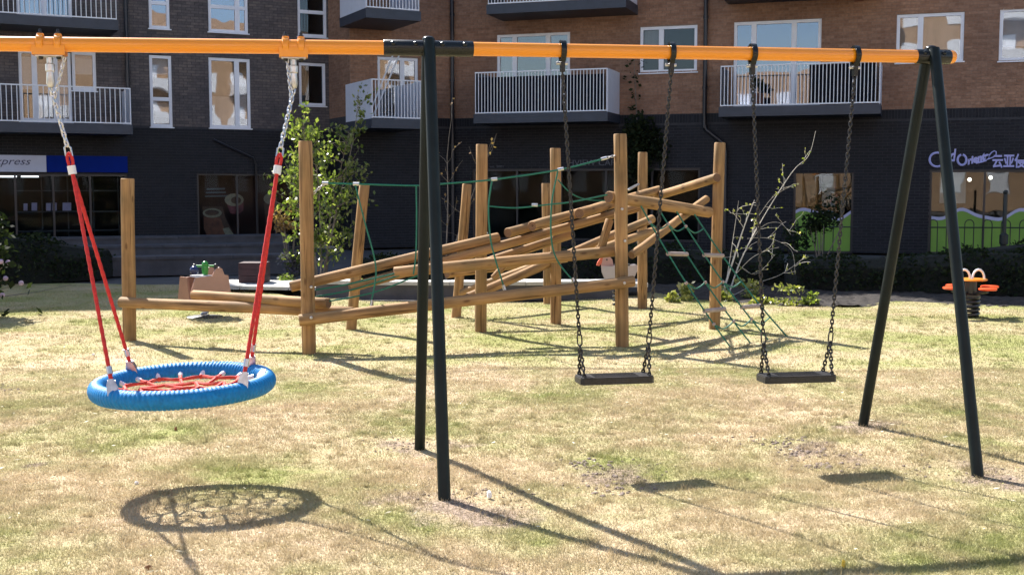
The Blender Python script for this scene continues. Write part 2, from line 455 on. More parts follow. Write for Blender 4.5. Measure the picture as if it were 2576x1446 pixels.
# worn spots: under the swings and round the frame's feet
WORN = [(-0.35, 6.0, 0.42), (-0.58, 7.3, 0.38), (2.62, 6.45, 0.45), (2.38, 7.85, 0.35), (-0.15, 5.72, 0.5),
        (0.55, 6.75, 0.45), (1.85, 7.1, 0.45), (2.9, 6.3, 0.4), (-2.75, 6.9, 0.25)]
GREEN = [(2.15, 5.25, .55), (1.75, 5.05, .35), (-2.35, 5.2, .5), (.25, 6.25, .3), (.6, 6.9, .45), (1.75, 7.35, .5), (-1.5, 6.5, .6), (-2.4, 7.6, .5), (5.2, 12.0, 1.8), (0.2, 12.6, 1.3), (.1, 5.3, .3), (-.6, 5.6, .3), (2.6, 5.7, .4)]
LAWN_EDGE = [(-14, 20.5), (-7, 20.2), (-4.4, 19.4), (-3.3, 17.6), (-1.8, 16.95), (0.4, 16.95), (1.9, 17.7), (2.15, 18.3), (2.7, 17.3), (3.6, 16.55), (4.9, 16.4), (5.4, 16.9), (7.0, 16.2), (9.5, 15.6), (14, 15.2)]
def lawn_back(x):
    for (x0, y0), (x1, y1) in zip(LAWN_EDGE, LAWN_EDGE[1:]):
        if x0 <= x <= x1: return y0 + (y1 - y0) * (x - x0) / (x1 - x0)
    return 15.2
def lawn_nodes(nt, blade):
    """dry straw, green patches, bare earth, by place; the same for turf and blades"""
    geo = nt.nodes.new('ShaderNodeNewGeometry')
    pos = geo.outputs['Position']
    n1 = N(nt, 'ShaderNodeTexNoise', Scale=0.85, Detail=5.0, Roughness=0.6); nt.links.new(pos, n1.inputs['Vector'])
    n2 = N(nt, 'ShaderNodeTexNoise', Scale=5.5, Detail=6.0, Roughness=0.65); nt.links.new(pos, n2.inputs['Vector'])
    n3 = N(nt, 'ShaderNodeTexNoise', Scale=38.0, Detail=3.0); nt.links.new(pos, n3.inputs['Vector'])
    straw = ramp(nt, [(0.3, (0.41, 0.335, 0.20)), (0.52, (0.485, 0.395, 0.265)), (0.72, (0.555, 0.44, 0.33))]); nt.links.new(n2.outputs[0], straw.inputs[0])
    grn = ramp(nt, [(0.3, (0.215, 0.235, 0.08)), (0.7, (0.35, 0.345, 0.155))]); nt.links.new(n3.outputs[0], grn.inputs[0])
    # greenness: broad + mid noise, greener with distance from the swings
    sx = nt.nodes.new('ShaderNodeSeparateXYZ'); nt.links.new(pos, sx.inputs[0])
    mr = N(nt, 'ShaderNodeMapRange'); mr.inputs[1].default_value = 7.0; mr.inputs[2].default_value = 15.0; mr.inputs[3].default_value = 0.0; mr.inputs[4].default_value = 0.11
    nt.links.new(sx.outputs[1], mr.inputs[0])
    a1 = N(nt, 'ShaderNodeMath', operation='MULTIPLY_ADD'); nt.links.new(n2.outputs[0], a1.inputs[0]); a1.inputs[1].default_value = 0.55
    nt.links.new(n1.outputs[0], a1.inputs[2])
    a2 = N(nt, 'ShaderNodeMath', operation='ADD'); nt.links.new(a1.outputs[0], a2.inputs[0]); nt.links.new(mr.outputs[0], a2.inputs[1])
    gp = None
    for (x, y, r) in GREEN:
        d = N(nt, 'ShaderNodeVectorMath', operation='DISTANCE'); nt.links.new(pos, d.inputs[0]); d.inputs[1].default_value = (x, y, 0)
        q = N(nt, 'ShaderNodeMapRange'); q.inputs[1].default_value = r * 1.3; q.inputs[2].default_value = 0.0; q.inputs[4].default_value = 0.17
        nt.links.new(d.outputs['Value'], q.inputs[0])
        ad = N(nt, 'ShaderNodeMath', operation='MAXIMUM' if gp else 'ADD'); nt.links.new(q.outputs[0], ad.inputs[0])
        if gp: nt.links.new(gp, ad.inputs[1])
        else: ad.inputs[1].default_value = 0
        gp = ad.outputs[0]
    a3 = N(nt, 'ShaderNodeMath', operation='ADD'); nt.links.new(a2.outputs[0], a3.inputs[0]); nt.links.new(gp, a3.inputs[1]); a2 = a3
    mr2 = N(nt, 'ShaderNodeMapRange'); mr2.inputs[1].default_value = 0.71; mr2.inputs[2].default_value = 1.02
    nt.links.new(a2.outputs[0], mr2.inputs[0])
    mix = N(nt, 'ShaderNodeMix', data_type='RGBA'); nt.links.new(mr2.outputs[0], mix.inputs[0])
    nt.links.new(straw.outputs[0], mix.inputs[6]); nt.links.new(grn.outputs[0], mix.inputs[7])
    # worn earth
    prev = None
    wob = N(nt, 'ShaderNodeTexNoise', Scale=2.6, Detail=4.0); nt.links.new(pos, wob.inputs['Vector'])
    wo1 = N(nt, 'ShaderNodeVectorMath', operation='SUBTRACT'); nt.links.new(wob.outputs['Color'], wo1.inputs[0]); wo1.inputs[1].default_value = (.5, .5, .5)
    wo2 = N(nt, 'ShaderNodeVectorMath', operation='MULTIPLY_ADD'); nt.links.new(wo1.outputs[0], wo2.inputs[0]); wo2.inputs[1].default_value = (1.1, 1.1, 0); nt.links.new(pos, wo2.inputs[2])
    for (x, y, r) in WORN:
        d = N(nt, 'ShaderNodeVectorMath', operation='DISTANCE'); nt.links.new(wo2.outputs[0], d.inputs[0]); d.inputs[1].default_value = (x, y, 0)
        q = N(nt, 'ShaderNodeMapRange'); q.inputs[1].default_value = r * 1.15; q.inputs[2].default_value = r * 0.3
        nt.links.new(d.outputs['Value'], q.inputs[0])
        if prev is None: prev = q.outputs[0]
        else:
            mx = N(nt, 'ShaderNodeMath', operation='MAXIMUM'); nt.links.new(prev, mx.inputs[0]); nt.links.new(q.outputs[0], mx.inputs[1]); prev = mx.outputs[0]
    wn_ = N(nt, 'ShaderNodeMath', operation='MULTIPLY'); nt.links.new(prev, wn_.inputs[0]); nt.links.new(n2.outputs[0], wn_.inputs[1])
    wr = N(nt, 'ShaderNodeMapRange'); wr.inputs[1].default_value = 0.22; wr.inputs[2].default_value = 0.5; wr.inputs[4].default_value = 0.55 if blade else 0.9
    nt.links.new(wn_.outputs[0], wr.inputs[0])
    ear = ramp(nt, [(0.35, (0.15, 0.115, 0.095)), (0.65, (0.40, 0.31, 0.25))]); nt.links.new(n3.outputs[0], ear.inputs[0])
    mix2 = N(nt, 'ShaderNodeMix', data_type='RGBA'); nt.links.new(wr.outputs[0], mix2.inputs[0])
    nt.links.new(mix.outputs[2], mix2.inputs[6]); nt.links.new(ear.outputs[0], mix2.inputs[7])
    return mix2.outputs[2], n3.outputs[0], n2.outputs[0]
mt, nt, b = newmat('dry_turf')
c, fine, mid = lawn_nodes(nt, False)
dk = N(nt, 'ShaderNodeMix', data_type='RGBA', blend_type='MULTIPLY'); dk.inputs[0].default_value = 1.0
nt.links.new(c, dk.inputs[6]); dk.inputs[7].default_value = (0.93, 0.91, 0.89, 1)
nt.links.new(dk.outputs[2], b.inputs['Base Color']); b.inputs['Roughness'].default_value = 1.0; b.inputs['Specular IOR Level'].default_value = 0.05
bp = N(nt, 'ShaderNodeBump', Strength=0.9, Distance=0.02); nt.links.new(fine, bp.inputs['Height']); nt.links.new(bp.outputs[0], b.inputs['Normal'])
M['turf'] = mt
mt, nt, b = newmat('grass_blade')
c, fine, mid = lawn_nodes(nt, True)
a = nt.nodes.new('ShaderNodeAttribute'); a.attribute_name = 'rnd'
rr = ramp(nt, [(0.0, (0.9, 0.91, 0.84)), (0.5, (1.02, 1.02, 1.0)), (0.9, (1.09, 1.08, 1.05)), (1.0, (1.25, 1.24, 1.2))]); nt.links.new(a.outputs['Fac'], rr.inputs[0])
mm = N(nt, 'ShaderNodeMix', data_type='RGBA', blend_type='MULTIPLY'); mm.inputs[0].default_value = 1.0
nt.links.new(c, mm.inputs[6]); nt.links.new(rr.outputs[0], mm.inputs[7])
nt.links.new(mm.outputs[2], b.inputs['Base Color']); b.inputs['Roughness'].default_value = 0.7; b.inputs['Specular IOR Level'].default_value = 0.2
tr = nt.nodes.new('ShaderNodeBsdfTranslucent'); nt.links.new(mm.outputs[2], tr.inputs[0])
ms = nt.nodes.new('ShaderNodeMixShader'); ms.inputs[0].default_value = 0.35
nt.links.new(b.outputs[0], ms.inputs[1]); nt.links.new(tr.outputs[0], ms.inputs[2]); nt.links.new(ms.outputs[0], nt.nodes['Material Output'].inputs[0])
M['blade'] = mt

# lawn sheet: a grid whose last row follows the curved far edge
lw = MB()
nx, ny = 90, 110
xs = [-14 + 28 * i / nx for i in range(nx + 1)]
vs = []
for j in range(ny + 1):
    for x in xs:
        y = -6 + (lawn_back(x) + 6) * j / ny
        vs.append((x, y, gz(x, y)))
fs = [(j * (nx + 1) + i, j * (nx + 1) + i + 1, (j + 1) * (nx + 1) + i + 1, (j + 1) * (nx + 1) + i) for j in range(ny) for i in range(nx)]
lw.add(vs, fs)
tag(obj('lawn', lw, M['turf'], smooth=True), kind='structure')

def np_mesh(name, V, Fc, m, rnd=None):
    k = Fc.shape[1]
    me = bpy.data.meshes.new(name)
    me.vertices.add(len(V)); me.vertices.foreach_set('co', V.astype(np.float32).ravel())
    me.loops.add(Fc.size); me.loops.foreach_set('vertex_index', Fc.astype(np.int32).ravel())
    me.polygons.add(len(Fc)); me.polygons.foreach_set('loop_start', np.arange(0, Fc.size, k, dtype=np.int32))
    me.materials.append(m)
    if rnd is not None:
        at_ = me.attributes.new('rnd', 'FLOAT', 'FACE'); at_.data.foreach_set('value', rnd.astype(np.float32))
    me.update(calc_edges=True); me.validate()
    return me
PHI = {3.0: (.4, 1.9), 6.5: (1.3, .2), 13.0: (2.2, 2.9), 27.0: (.9, 1.1)}
def blades(n, y0, y1, h0, h1, w, clump):
    # uniform over the visible wedge of lawn
    y = np.sqrt(RNG.uniform(y0 * y0, y1 * y1, n)); x = RNG.uniform(-0.66, 0.66, n) * y
    back = np.interp(x, [p[0] for p in LAWN_EDGE], [p[1] for p in LAWN_EDGE])
    # clumps: keep more where two sine fields agree
    cl = np.zeros(n)
    for fx in (3.0, 6.5, 13.0, 27.0):
        a1, a2 = RNG.uniform(0, 6.28, 2); b1, b2 = PHI[fx]
        cl += 0.42 * np.sin(fx * (x * np.cos(b1) + y * np.sin(b1)) + 2.0 * np.sin(fx * .37 * y + b2) + b1) * np.sin(fx * (y * np.cos(b2) - x * np.sin(b2)) + 2.0 * np.sin(fx * .41 * x + b1))
    keep = (y < back - 0.03) & (RNG.uniform(-1.6, 1.6, n) < cl + clump)
    for (wx, wy, wr) in WORN:
        d = np.hypot(x - wx, y - wy); keep &= RNG.uniform(0, 1, n) > 0.62 * np.clip(1.25 - d / (wr * (1 + .35 * cl)).clip(.05), 0, 1)
    x, y, cl = x[keep], y[keep], cl[keep]; n = len(x)
    h = RNG.uniform(h0, h1, n) * (0.9 + 0.3 * np.clip(cl, -1, 1))
    tall = RNG.uniform(0, 1, n) < 0.004; h = np.where(tall, h * 2.0, h)
    a = RNG.uniform(0, 2 * np.pi, n); lean = RNG.uniform(0.2, 1.15, n) * h; la = RNG.uniform(0, 2 * np.pi, n)
    ww = RNG.uniform(0.6, 1.2, n) * w
    z = gz_np(x, y) - 0.003
    P0 = np.stack([x - np.cos(a) * ww / 2, y - np.sin(a) * ww / 2, z], 1)
    P1 = np.stack([x + np.cos(a) * ww / 2, y + np.sin(a) * ww / 2, z], 1)
    P2 = np.stack([x + np.cos(la) * lean, y + np.sin(la) * lean, z + h], 1)
    V = np.concatenate([P0, P1, P2], 0)
    Fc = np.stack([np.arange(n), np.arange(n) + n, np.arange(n) + 2 * n], 1)
    return V, Fc, RNG.uniform(0, 1, n)
parts = [blades(860000, 3.4, 7.0, 0.006, 0.024, 0.0045, 0.8), blades(630000, 7.0, 10.5, 0.006, 0.024, 0.007, 0.9), blades(430000, 10.5, 20, 0.008, 0.024, 0.011, 1.1)]
def tufts(k, y0, y1, m):
    y = np.sqrt(RNG.uniform(y0 * y0, y1 * y1, k)); x = RNG.uniform(-0.62, 0.62, k) * y
    n = k * m
    s_ = np.repeat(RNG.uniform(.012, .045, k), m)
    bx = np.repeat(x, m) + RNG.normal(0, 1, n) * s_; by = np.repeat(y, m) + RNG.normal(0, 1, n) * s_
    h = np.repeat(RNG.uniform(.02, .042, k), m) * RNG.uniform(.6, 1.15, n)
    a = RNG.uniform(0, 2 * np.pi, n); la = RNG.uniform(0, 2 * np.pi, n); lean = RNG.uniform(.2, 1.0, n) * h; ww = np.repeat(.0035 + .0007 * (y - 4), m)
    z = gz_np(bx, by) - .003
    P0 = np.stack([bx - np.cos(a) * ww / 2, by - np.sin(a) * ww / 2, z], 1); P1_ = np.stack([bx + np.cos(a) * ww / 2, by + np.sin(a) * ww / 2, z], 1)
    Pt = np.stack([bx + np.cos(la) * lean, by + np.sin(la) * lean, z + h], 1)
    return np.concatenate([P0, P1_, Pt]), np.stack([np.arange(n), np.arange(n) + n, np.arange(n) + 2 * n], 1), np.clip(np.repeat(RNG.uniform(0, 1, k), m) + RNG.normal(0, .15, n), 0, 1)
parts.append(tufts(2000, 3.6, 9.0, 40)); parts.append(tufts(1200, 9.0, 15.0, 26))
o_ = 0; Vs, Fs, Rs = [], [], []
for V, Fc, R in parts:
    Vs.append(V); Fs.append(Fc + o_); Rs.append(R); o_ += len(V)
tag(obj('grass', np_mesh('grass', np.concatenate(Vs), np.concatenate(Fs), M['blade'], np.concatenate(Rs))), label='short dry straw coloured grass with green patches covering the lawn', kind='stuff')

# planting soil behind the lawn
s = MB()
def sheet(mb, pts, z):
    mb.add([(x, y, z) for x, y in pts], [tuple(range(len(pts)))])
rs_ = random.Random(3); gx_, gy_ = 150, 70
s.add([(1.2 + 12.8 * i / gx_, 15.0 + 7.0 * j / gy_, -.03 + rs_.uniform(0, .045) + .02 * math.sin(i * .5) * math.sin(j * .7)) for j in range(gy_ + 1) for i in range(gx_ + 1)],
      [(j * (gx_ + 1) + i, j * (gx_ + 1) + i + 1, (j + 1) * (gx_ + 1) + i + 1, (j + 1) * (gx_ + 1) + i) for j in range(gy_) for i in range(gx_) if 15.0 + 7.0 * j / gy_ > lawn_back(1.2 + 12.8 * i / gx_) - .25])
tag(obj('planting_bed', s, M['soil']), kind='structure')
s = MB(); sheet(s, [(-16, 19), (-3.6, 16.6), (1.2, 16.2), (1.2, 21.5), (-16, 24)], -0.034)
tag(obj('gravel_path', s, M['paving']), kind='structure')

# ------------------------------------------------------------------ facades
class Plane:
    def __init__(self, p, d):
        self.p = Vector((p[0], p[1])); self.d = Vector(d).normalized()
        n = Vector((self.d.y, -self.d.x))
        if n.dot(self.p) > 0: n = -n
        self.n = n
    def P(self, s, z, out=0.0):
        q = self.p + self.d * s + self.n * out
        return Vector((q.x, q.y, z))
    def D(self): return Vector((self.d.x, self.d.y, 0))
    def NV(self): return Vector((self.n.x, self.n.y, 0))
    def hit(self, px, py, out=0.0):
        r = ray(px, py)
        p = self.p + self.n * out
        # p + d s = r t
        det = self.d.x * (-r.y) - self.d.y * (-r.x)
        bx, by = -p.x, -p.y
        s = (bx * (-r.y) - by * (-r.x)) / det
        t = (self.d.x * by - self.d.y * bx) / det
        return s, H + r.z * t
    def rect(self, x0, y0, x1, y1, out=0.0):
        ym = (y0 + y1) / 2; xm = (x0 + x1) / 2
        s0 = self.hit(x0, ym, out)[0]; s1 = self.hit(x1, ym, out)[0]
        z1 = self.hit(xm, y0, out)[1]; z0 = self.hit(xm, y1, out)[1]
        return s0, s1, z0, z1
D1 = Vector((0.893, 0.449)); D3 = Vector((0.948, -0.319))
KC = Vector((-1.69, 33.40))
PB = KC - D1 * 2.99                          # projecting corner of the orange block
P2 = Plane(PB, D1)                           # short wall, balcony corner
P1 = Plane(PB + Vector((-0.449, 0.893)) * 1.8, D1)   # grey brown wall (s < 0)
PS = Plane(PB, Vector((-0.449, 0.893)))      # return between the two
P3 = Plane(KC, D3)                           # long orange wall

HT1, HT3 = 13.5, 21.0                        # eaves out of view, heights set by where their shade falls
def free_intervals(s0, s1, zc, holes):
    iv = [(s0, s1)]
    for (a, b_, z0, z1) in holes:
        if z0 < zc < z1:
            out = []
            for (p, q) in iv:
                if b_ <= p or a >= q: out.append((p, q)); continue
                if a > p: out.append((p, a))
                if b_ < q: out.append((b_, q))
            iv = out
    return iv
def backing(mb, pl, s0, s1, z0, z1, holes, reveal=0.16):
    zs = sorted({z0, z1, *[min(max(h[2], z0), z1) for h in holes], *[min(max(h[3], z0), z1) for h in holes]})
    for za, zb in zip(zs, zs[1:]):
        if zb - za < 1e-4: continue
        for (p, q) in free_intervals(s0, s1, (za + zb) / 2, holes):
            mb.add([pl.P(p, za), pl.P(q, za), pl.P(q, zb), pl.P(p, zb)], [(0, 1, 2, 3)])
    for (a, b_, c0, c1) in holes:
        for (p, q) in (((a, c0), (a, c1)), ((b_, c0), (b_, c1)), ((a, c0), (b_, c0)), ((a, c1), (b_, c1))):
            mb.add([pl.P(p[0], p[1]), pl.P(q[0], q[1]), pl.P(q[0], q[1], -reveal), pl.P(p[0], p[1], -reveal)], [(0, 1, 2, 3)])
def bricks(mb, pl, s0, s1, z0, z1, holes, L=0.215, Hh=0.065, J=0.010, proud=0.009, soldier=False):
    if soldier: L, Hh = 0.065, 0.215
    n = int((z1 - z0) / (Hh + J)); rnd = random.random
    dv, nv = pl.D(), pl.NV()
    for k in range(n):
        zb = z0 + k * (Hh + J); zc = zb + Hh / 2
        off = 0 if soldier else (k % 2) * (L + J) / 2
        for (p, q) in free_intervals(s0, s1, zc, holes):
            i = math.floor((p - off) / (L + J))
            x = i * (L + J) + off
            while x < q:
                a = max(x, p); e = min(x + L, q)
                if e - a > 0.02:
                    pr = proud * (0.75 + 0.5 * rnd())
                    A = pl.P(a, zb, 0); B = dv * (e - a); C = Vector((0, 0, Hh)); Nn = nv * pr
                    vs = [A + Nn, A + B + Nn, A + B + C + Nn, A + C + Nn, A, A + B, A + B + C, A + C]
                    mb.add(vs, [(0, 1, 2, 3), (3, 2, 6, 7), (0, 4, 5, 1), (1, 5, 6, 2), (0, 3, 7, 4)], 0, 0.02 + 0.98 * rnd())
                x += L + J

def window(root, pl, x0, y0, x1, y1, vx=(), hy=(), glass='glass', fw=0.08, blinds=(), name='window', out=-0.09, seg_h=None, label=None):
    """frame with its mullions as the part, each pane (and blind) below it; returns the hole"""
    s0, s1, z0, z1 = pl.rect(x0, y0, x1, y1)
    ym = (y0 + y1) / 2; xm = (x0 + x1) / 2
    sv = [pl.hit(x, ym)[0] for x in vx]; zh = [pl.hit(xm, y)[1] for y in hy]
    dv, nv = pl.D(), pl.NV()
    fb = MB()
    def bar(a, e, c0, c1, d=0.07):
        fb.obox(pl.P(a, c0, out), dv * (e - a), Vector((0, 0, c1 - c0)), nv * d)
    bar(s0 + .002, s0 + fw, z0 + .002, z1 - .002); bar(s1 - fw, s1 - .002, z0 + .002, z1 - .002)
    bar(s0 + fw, s1 - fw, z0 + .002, z0 + fw); bar(s0 + fw, s1 - fw, z1 - fw, z1 - .002)
    es = [s0 + fw]
    for v in sv:
        bar(v - fw * .8, v + fw * .8, z0 + fw, z1 - fw, 0.068); es += [v - fw * .8, v + fw * .8]
    es.append(s1 - fw)
    # sill
    fb.obox(pl.P(s0 - .03, z0 - .03, out - .01), dv * (s1 - s0 + .06), Vector((0, 0, .03)), nv * 0.15)
    cells = []
    for i in range(0, len(es), 2):
        ez = [z0 + fw]
        for z in zh:
            bar(es[i], es[i + 1], z - fw * .6, z + fw * .6, 0.064); ez += [z - fw * .6, z + fw * .6]
        ez.append(z1 - fw)
        for j in range(0, len(ez), 2): cells.append((es[i], es[i + 1], ez[j], ez[j + 1]))
    w = obj(name, fb, M['frame'], root, label=label)
    for (a, e, c0, c1) in cells:
        p = MB(); p.obox(pl.P(a, c0, out + .025), dv * (e - a), Vector((0, 0, c1 - c0)), nv * 0.006)
        obj('pane', p, M[glass], w)
    for (ci, f0, f1, mk) in blinds:
        a, e, c0, c1 = cells[ci % len(cells)]
        p = MB(); p.obox(pl.P(a, c0 + (c1 - c0) * f0, out - .06), dv * (e - a), Vector((0, 0, (c1 - c0) * (f1 - f0))), nv * 0.01)
        obj('blind' if mk == 'blind' else 'curtain', p, M[mk], w)
    return (s0, s1, z0, z1)

BAL = {}
def balcony(root, pl, x0, x1, yt, yb, dep=1.35, gap=0.088, slab=0.24, left='panel', right='panel', bars=True, zshift=0.0, end0=None):
    """slab as the part; handrail, bottom rail, side panels and every baluster below it"""
    s0 = pl.hit(x0, 240, dep)[0] if end0 is None else end0
    s1 = pl.hit(x1, 240, dep)[0]
    xm = (max(x0, 0) + x1) / 2
    zt = pl.hit(xm, yt, dep)[1] + zshift; zb = pl.hit(xm, yb, dep)[1] + zshift
    dv, nv = pl.D(), pl.NV(); up = Vector((0, 0, 1))
    sb = MB(); sb.obox(pl.P(s0 - .03, zb - slab - .02, 0.012), dv * (s1 - s0 + .06), nv * (dep + .03), up * slab)
    part = obj('balcony', sb, M['slab'], root)
    if not bars: return part
    t = MB(); t.obox(pl.P(s0, zt - .03, dep - .03), dv * (s1 - s0), nv * .04, up * .03); obj('handrail', t, M['rail'], part)
    t = MB(); t.obox(pl.P(s0, zb, dep - .03), dv * (s1 - s0), nv * .04, up * .03); obj('bottom_rail', t, M['rail'], part)
    for s_, mk in ((s0, left), (s1, right)):
        if mk:
            t = MB(); t.obox(pl.P(s_ - .015, zb - .02, .02), dv * .03, nv * (dep - .055), up * (zt - zb + .02))
            obj('side_panel', t, M[mk], part)
    hh = zt - zb - .06
    bm = MB(); bm.obox((-.009, -.009, 0), (.018, 0, 0), (0, .018, 0), (0, 0, hh))
    me = mesh('baluster', bm, M['rail'])
    k = max(2, int((s1 - s0) / gap))
    for i in range(k + 1):
        q = pl.P(s0 + .01 + (s1 - s0 - .02) * i / k, zb + .03, dep - .01)
        inst('baluster', me, part, Matrix.Translation(q) @ Matrix.Rotation(math.atan2(pl.d.y, pl.d.x), 4, 'Z'))
    return part
def drainpipe(root, pl, x, y_top_z, z_bot=0.0, r=0.055, out=0.11):
    s_ = pl.hit(x, 240, out)[0]
    p = MB(); p.tube([pl.P(s_, z_bot, out), pl.P(s_, y_top_z, out)], r, 10)
    z = z_bot + 1.0
    while z < y_top_z:
        p.tube([pl.P(s_, z, out), pl.P(s_, z + .08, out)], r * 1.25, 10); z += 1.8
    return obj('drainpipe', p, M['pipe'], root, smooth=True)
def rooms(root, pl, s0, s1, z0, z1, dep=2.2, mk='room'):
    """dim room shell behind openings"""
    t = MB()
    a, b_, c, d = pl.P(s0, z0, -.2), pl.P(s1, z0, -.2), pl.P(s1, z0, -dep), pl.P(s0, z0, -dep)
    up = Vector((0, 0, z1 - z0))
    t.add([a, b_, c, d, a + up, b_ + up, c + up, d + up], [(0, 1, 2, 3), (4, 7, 6, 5), (3, 2, 6, 7), (0, 3, 7, 4), (1, 5, 6, 2)])
    return obj('interior', t, M[mk], root)

# --- grey brown building on the left
gb = thing('apartment_building', P1.P(-6, 0), 'grey brown brick apartment building at left with shops below', 'building')
SL = -15.0
h1 = []
h1.append(window(gb, P1, 373.5, -62, 426, 73, hy=(8,), glass='glass_blue'))
h1.append(window(gb, P1, 523, -70, 623, 83, vx=(596.5,), hy=(19,), glass='glass_blue'))
h1.append(window(gb, P1, 748, -60, 821, 94, hy=(31,), glass='glass_dark'))
h1.append(window(gb, P1, 377, 140, 433, 320, hy=(249.5,), blinds=((1, .6, 1, 'blind'), (0, .3, .9, 'curtain'))))
h1.append(window(gb, P1, 526, 147, 630, 323, vx=(597,), blinds=((0, 0, .45, 'curtain'), (1, .2, .5, 'blind'))))
h1.append(window(gb, P1, 752, 159, 819, 267, glass='glass_dark'))
h1.append(window(gb, P1, 48, 128, 180, 306, vx=(88, 140), name='balcony_door', blinds=((0, .45, .95, 'blind'), (1, .0, .85, 'curtain'), (2, .2, .9, 'blind'))))
h1.append(window(gb, P1, 181, 131, 242, 229, blinds=((0, .42, 1, 'blind'),)))
h1.append(window(gb, P1, 40, -80, 180, 44, vx=(110,), name='balcony_door', glass='glass_blue'))
shopA = P1.rect(-60, 438, 322, 615); h1.append(shopA)
shopB = P1.rect(497, 437, 790, 603); h1.append(shopB)
zd1 = P1.hit(600, 322)[1]
wb = MB(); backing(wb, P1, SL, 0, 0, HT1, h1)
wb.add([P1.P(SL, 0), P1.P(SL, 0, -9), P1.P(SL, HT1, -9), P1.P(SL, HT1)], [(0, 1, 2, 3)])
wb.add([P1.P(SL, HT1), P1.P(0, HT1), P1.P(0, HT1, -9), P1.P(SL, HT1, -9)], [(0, 1, 2, 3)])
wb.add([P1.P(SL, 0, -9), P1.P(0, 0, -9), P1.P(0, HT1, -9), P1.P(SL, HT1, -9)], [(0, 1, 2, 3)])
for sa_, sb_, ht_ in ((SL, -8.5, 16.7), (-6.0, -3.5, 16.8), (-3.5, 0.0, 19.5)):  # unseen upper blocks, stepped to shade the left lawn and hedges, not the slabs
    wb.obox(P1.P(sa_, HT1 + .002, -.004), P1.D() * (sb_ - sa_), P1.NV() * -8.9, Vector((0, 0, ht_ - HT1)))
obj('wall', wb, M['mortar_dark'], gb)
k = MB(); bricks(k, P1, -12.2, 0, zd1, 7.7, h1); obj('brickwork', k, M['brick_grey'], gb, kind='stuff')
k = MB(); bricks(k, P1, -12.2, 0, 0.0, zd1 - .01, h1); obj('dark_brickwork', k, M['brick_black'], gb, kind='stuff')
rooms(gb, P1, -12.4, 0.0, 3.5, 5.85); rooms(gb, P1, -12.4, 0.0, 6.0, 8.6); 
rooms(gb, P1, -12.6, shopA[1] + .3, 0.02, 3.1, 3.2, 'darkroom')
# red shop interior: maroon lined
t = MB(); a_, b_ = shopB[0], shopB[1]
t.add([P1.P(a_, .02, -.2), P1.P(b_, .02, -.2), P1.P(b_, .02, -1.2), P1.P(a_, .02, -1.2), P1.P(a_, 2.6, -.2), P1.P(b_, 2.6, -.2), P1.P(b_, 2.6, -1.2), P1.P(a_, 2.6, -1.2)], [(0, 1, 2, 3), (4, 7, 6, 5), (3, 2, 6, 7), (0, 3, 7, 4), (1, 5, 6, 2)])
obj('shop_interior', t, M['maroon'], gb)
balcony(gb, P1, -40, 328, 216, 308.5, gap=0.118)
balcony(gb, P1, -40, 299, -58, 41.5, gap=0.118, right=None)
drainpipe(gb, P1, 322, 7.9, 3.4, .05)
p = MB(); p.tube([P1.P(P1.hit(536, 352)[0], P1.hit(536, 352)[1], .08), P1.P(P1.hit(635, 398)[0], P1.hit(635, 398)[1], .08), P1.P(P1.hit(642, 415)[0], P1.hit(642, 415)[1], .08), P1.P(P1.hit(646, 600)[0], 0.0, .08)], .03, 8)
obj('drainpipe', p, M['pipe'], gb, smooth=True)
# shop glazing
def glazing(root, pl, hole, nv_, mk='shopglass'):
    s0, s1, z0, z1 = hole; dv, nn = pl.D(), pl.NV(); fb = MB()
    for i in range(nv_ + 1):
        x = s0 + (s1 - s0 - .05) * i / nv_
        fb.obox(pl.P(x, z0 + .05, -.1), dv * .05, nn * .06, Vector((0, 0, z1 - z0 - .1)))
    fb.obox(pl.P(s0, z0 + .002, -.1), dv * (s1 - s0), nn * .062, Vector((0, 0, .048))); fb.obox(pl.P(s0, z1 - .05, -.1), dv * (s1 - s0), nn * .062, Vector((0, 0, .048)))
    w = obj('shop_window', fb, M['pipe'], root)
    for i in range(nv_):
        x = s0 + (s1 - s0 - .05) * i / nv_ + .05; e = s0 + (s1 - s0 - .05) * (i + 1) / nv_
        p = MB(); p.obox(pl.P(x, z0 + .05, -.075), dv * (e - x), Vector((0, 0, z1 - z0 - .1)), nn * .008); obj('pane', p, M[mk], w)
    return w
swA = glazing(gb, P1, shopA, 4); swB = glazing(gb, P1, shopB, 3)
def on(pl, pts, out):
    return [(pl.hit(x, y, out)) for x, y in pts]
def flat(pl, pts, out, th=0.004):
    """flat printed shape on a facade plane from outline pixels"""
    t = MB(); q = on(pl, pts, out)
    t.prism(q, th, pl.P(0, 0, out), pl.D(), Vector((0, 0, 1)), pl.NV()); return t
def arc(cx, cy, rx, ry, a0=0, a1=360, n=16):
    return [(cx + rx * math.cos(math.radians(a0 + (a1 - a0) * i / n)), cy + ry * math.sin(math.radians(a0 + (a1 - a0) * i / n))) for i in range(n + (0 if a1 - a0 >= 360 else 1))]
